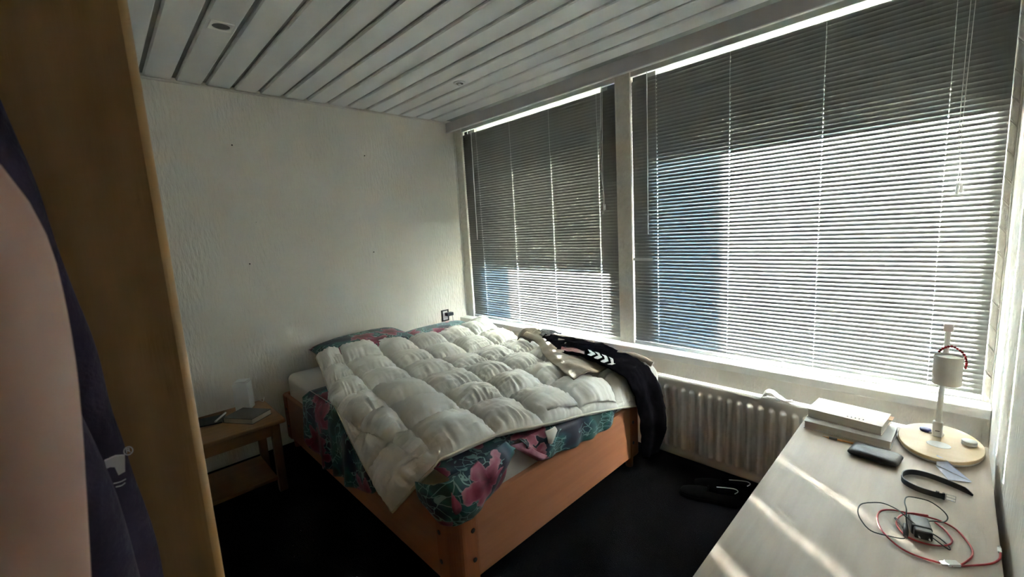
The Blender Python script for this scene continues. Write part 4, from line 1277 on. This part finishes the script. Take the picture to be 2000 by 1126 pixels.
ca = [(-0.978, -3.330, 0.625), (-0.950, -3.352, 0.622), (-0.925, -3.374, 0.616), (-0.900, -3.381, 0.620), (-0.882, -3.368, 0.628), (-0.864, -3.342, 0.632), (-0.872, -3.310, 0.634), (-0.895, -3.296, 0.640), (-0.935, -3.294, 0.645), (-0.975, -3.300, 0.646), (-1.005, -3.302, 0.635), (-1.045, -3.309, 0.618),
      (-1.069, -3.302, 0.614), (-1.082, -3.273, 0.614), (-1.093, -3.238, 0.618), (-1.069, -3.213, 0.626), (-1.038, -3.203, 0.632), (-1.004, -3.206, 0.634), (-0.974, -3.225, 0.632), (-0.960, -3.251, 0.634), (-0.980, -3.281, 0.640), (-1.010, -3.300, 0.645), (-1.035, -3.345, 0.630), (-1.050, -3.384, 0.616),
      (-1.030, -3.384, 0.6135), (-1.008, -3.366, 0.614), (-1.000, -3.350, 0.616)]
MB().tube(ca, 0.0016, 8, 8).build('cable', M['plastic_black'], e, smooth=True)
ca2 = [(-1.045, -3.302, 0.617), (-1.02, -3.296, 0.615), (-0.995, -3.283, 0.6145), (-0.985, -3.278, 0.6145), (-0.99, -3.285, 0.616), (-1.03, -3.298, 0.620)]
MB().tube(ca2, 0.0016, 8, 6).build('cable', M['plastic_black'], e, smooth=True)
MB().cyl((-1.012, -3.301, 0.6215), (-1.058, -3.305, 0.6165), 0.0048, seg=12).build('plug_grip', M['plastic_black'], e, smooth=True)
MB().cyl((-1.058, -3.305, 0.6165), (-1.068, -3.306, 0.6160), 0.0032, seg=10).build('plug_tip', M['metal'], e, smooth=True)

# red cable
e = thing('red_cable', (-1.0, -3.36, 0.611), 'flat red charging cable with white plugs coiled on the desk', 'cable')
rc = [(-0.990, -3.474, 0.618), (-1.014, -3.471, 0.614), (-1.047, -3.455, 0.614), (-1.082, -3.424, 0.614), (-1.100, -3.405, 0.614), (-1.080, -3.413, 0.614), (-1.046, -3.424, 0.614), (-1.014, -3.426, 0.614), (-0.980, -3.417, 0.614), (-0.940, -3.398, 0.614), (-0.922, -3.371, 0.614), (-0.921, -3.343, 0.6135), (-0.934, -3.299, 0.6135), (-0.946, -3.267, 0.6135), (-0.970, -3.247, 0.6135), (-1.009, -3.243, 0.6135), (-1.055, -3.253, 0.6135), (-1.089, -3.273, 0.6135), (-1.116, -3.300, 0.6135), (-1.124, -3.330, 0.6135), (-1.119, -3.366, 0.6135), (-1.112, -3.392, 0.6135)]
MB().tube(rc, 0.0023, 8, 8).build('cable', M['red_rubber'], e, smooth=True)
rc2 = [(-0.921, -3.343, 0.618), (-0.938, -3.308, 0.618), (-0.964, -3.289, 0.6155), (-0.997, -3.283, 0.6135), (-1.028, -3.289, 0.6135), (-1.055, -3.311, 0.6135), (-1.056, -3.345, 0.6135), (-1.040, -3.373, 0.6135), (-1.017, -3.388, 0.6135), (-0.992, -3.389, 0.6135), (-0.961, -3.377, 0.6135), (-0.940, -3.357, 0.6155)]
MB().tube(rc2, 0.0023, 8, 8, closed=False).build('cable', M['red_rubber'], e, smooth=True)
MB().box(-1.117, -1.090, -3.400, -3.384, 0.6115, 0.6185, rz=R(-50)).build('plug_housing', M['plastic_white'], e, bevel=0.0015)
MB().box(-1.130, -1.117, -3.398, -3.386, 0.6125, 0.6170, rz=R(-50), c=(-1.1035, -3.392)).build('plug_shell', M['metal'], e)
MB().box(-0.988, -0.968, -3.4765, -3.4690, 0.614, 0.620).build('plug_housing', M['plastic_white'], e, bevel=0.0015)
MB().box(-0.968, -0.960, -3.4755, -3.4700, 0.6155, 0.6185).build('plug_shell', M['metal'], e)


# ------------------------------------------------------------------ shoes on the carpet
def shoe(c, rz, label):
    e = thing('shoe', (c[0], c[1], 0), label, 'shoe', 'pair of shoes by the radiator')
    # length along local +x towards the toe
    Lh = 0.14
    rm = Matrix.Translation(Vector((c[0], c[1], 0))) @ Matrix.Rotation(rz, 4, 'Z')
    sec = [(-0.14, 0.020, 0.055), (-0.132, 0.032, 0.068), (-0.10, 0.037, 0.064), (-0.05, 0.036, 0.058), (0.0, 0.038, 0.062), (0.05, 0.045, 0.056), (0.10, 0.043, 0.044), (0.132, 0.030, 0.034), (0.142, 0.012, 0.026)]
    vs = []; n = 14
    for x, wd, h in sec:
        for k in range(n):
            a = math.pi*k/(n-1)
            vs.append(rm @ Vector((x, wd*math.cos(a)*(1 if math.sin(a) < 0.5 else 0.96), 0.016+(h-0.016)*max(0.0, math.sin(a))**0.8)))
    fs = []
    for j in range(len(sec)-1):
        for k in range(n-1):
            if 1 <= j <= 3 and 4 <= k <= 8: continue          # opening for the foot
            fs.append((j*n+k, j*n+k+1, (j+1)*n+k+1, (j+1)*n+k))
    fs += [tuple(range(n)), tuple(reversed(range(len(vs)-n, len(vs))))]
    up_ = MB().add(vs, fs).build('upper', M['shoe'], e, smooth=True)
    so = up_.modifiers.new('solid', 'SOLIDIFY'); so.thickness = 0.004
    outl = [(x, w_) for x, w_, h in sec]+[(x, -w_) for x, w_, h in reversed(sec)]
    outl = [(rm @ Vector((x*1.02, y*1.06, 0))) for x, y in outl]
    MB().prism([(p.x, p.y) for p in outl], 0.0, 0.017).build('sole', M['shoe'], e)
    rim = [rm @ Vector(v) for v in ((-0.035, 0.028, 0.060), (-0.085, 0.031, 0.066), (-0.122, 0.022, 0.074), (-0.136, 0.0, 0.077), (-0.122, -0.022, 0.074), (-0.085, -0.031, 0.066), (-0.035, -0.028, 0.060))]
    MB().tube(rim[2:], 0.0022, 6, 6).build('white_rim', M['white_cloth'], e, smooth=True, label='thin white edging around the heel')
    MB().tube([rm @ Vector((0.005, -0.026, 0.058)), rm @ Vector((0.005, 0, 0.068)), rm @ Vector((0.005, 0.026, 0.058))], 0.003, 6, 4).build('strap', M['shoe'], e, smooth=True)


shoe((-0.335, -2.520), R(107), 'black shoe with thin white edging, farther out on the carpet')
shoe((-0.228, -2.545), R(107), 'black shoe with thin white edging, closer to the radiator')
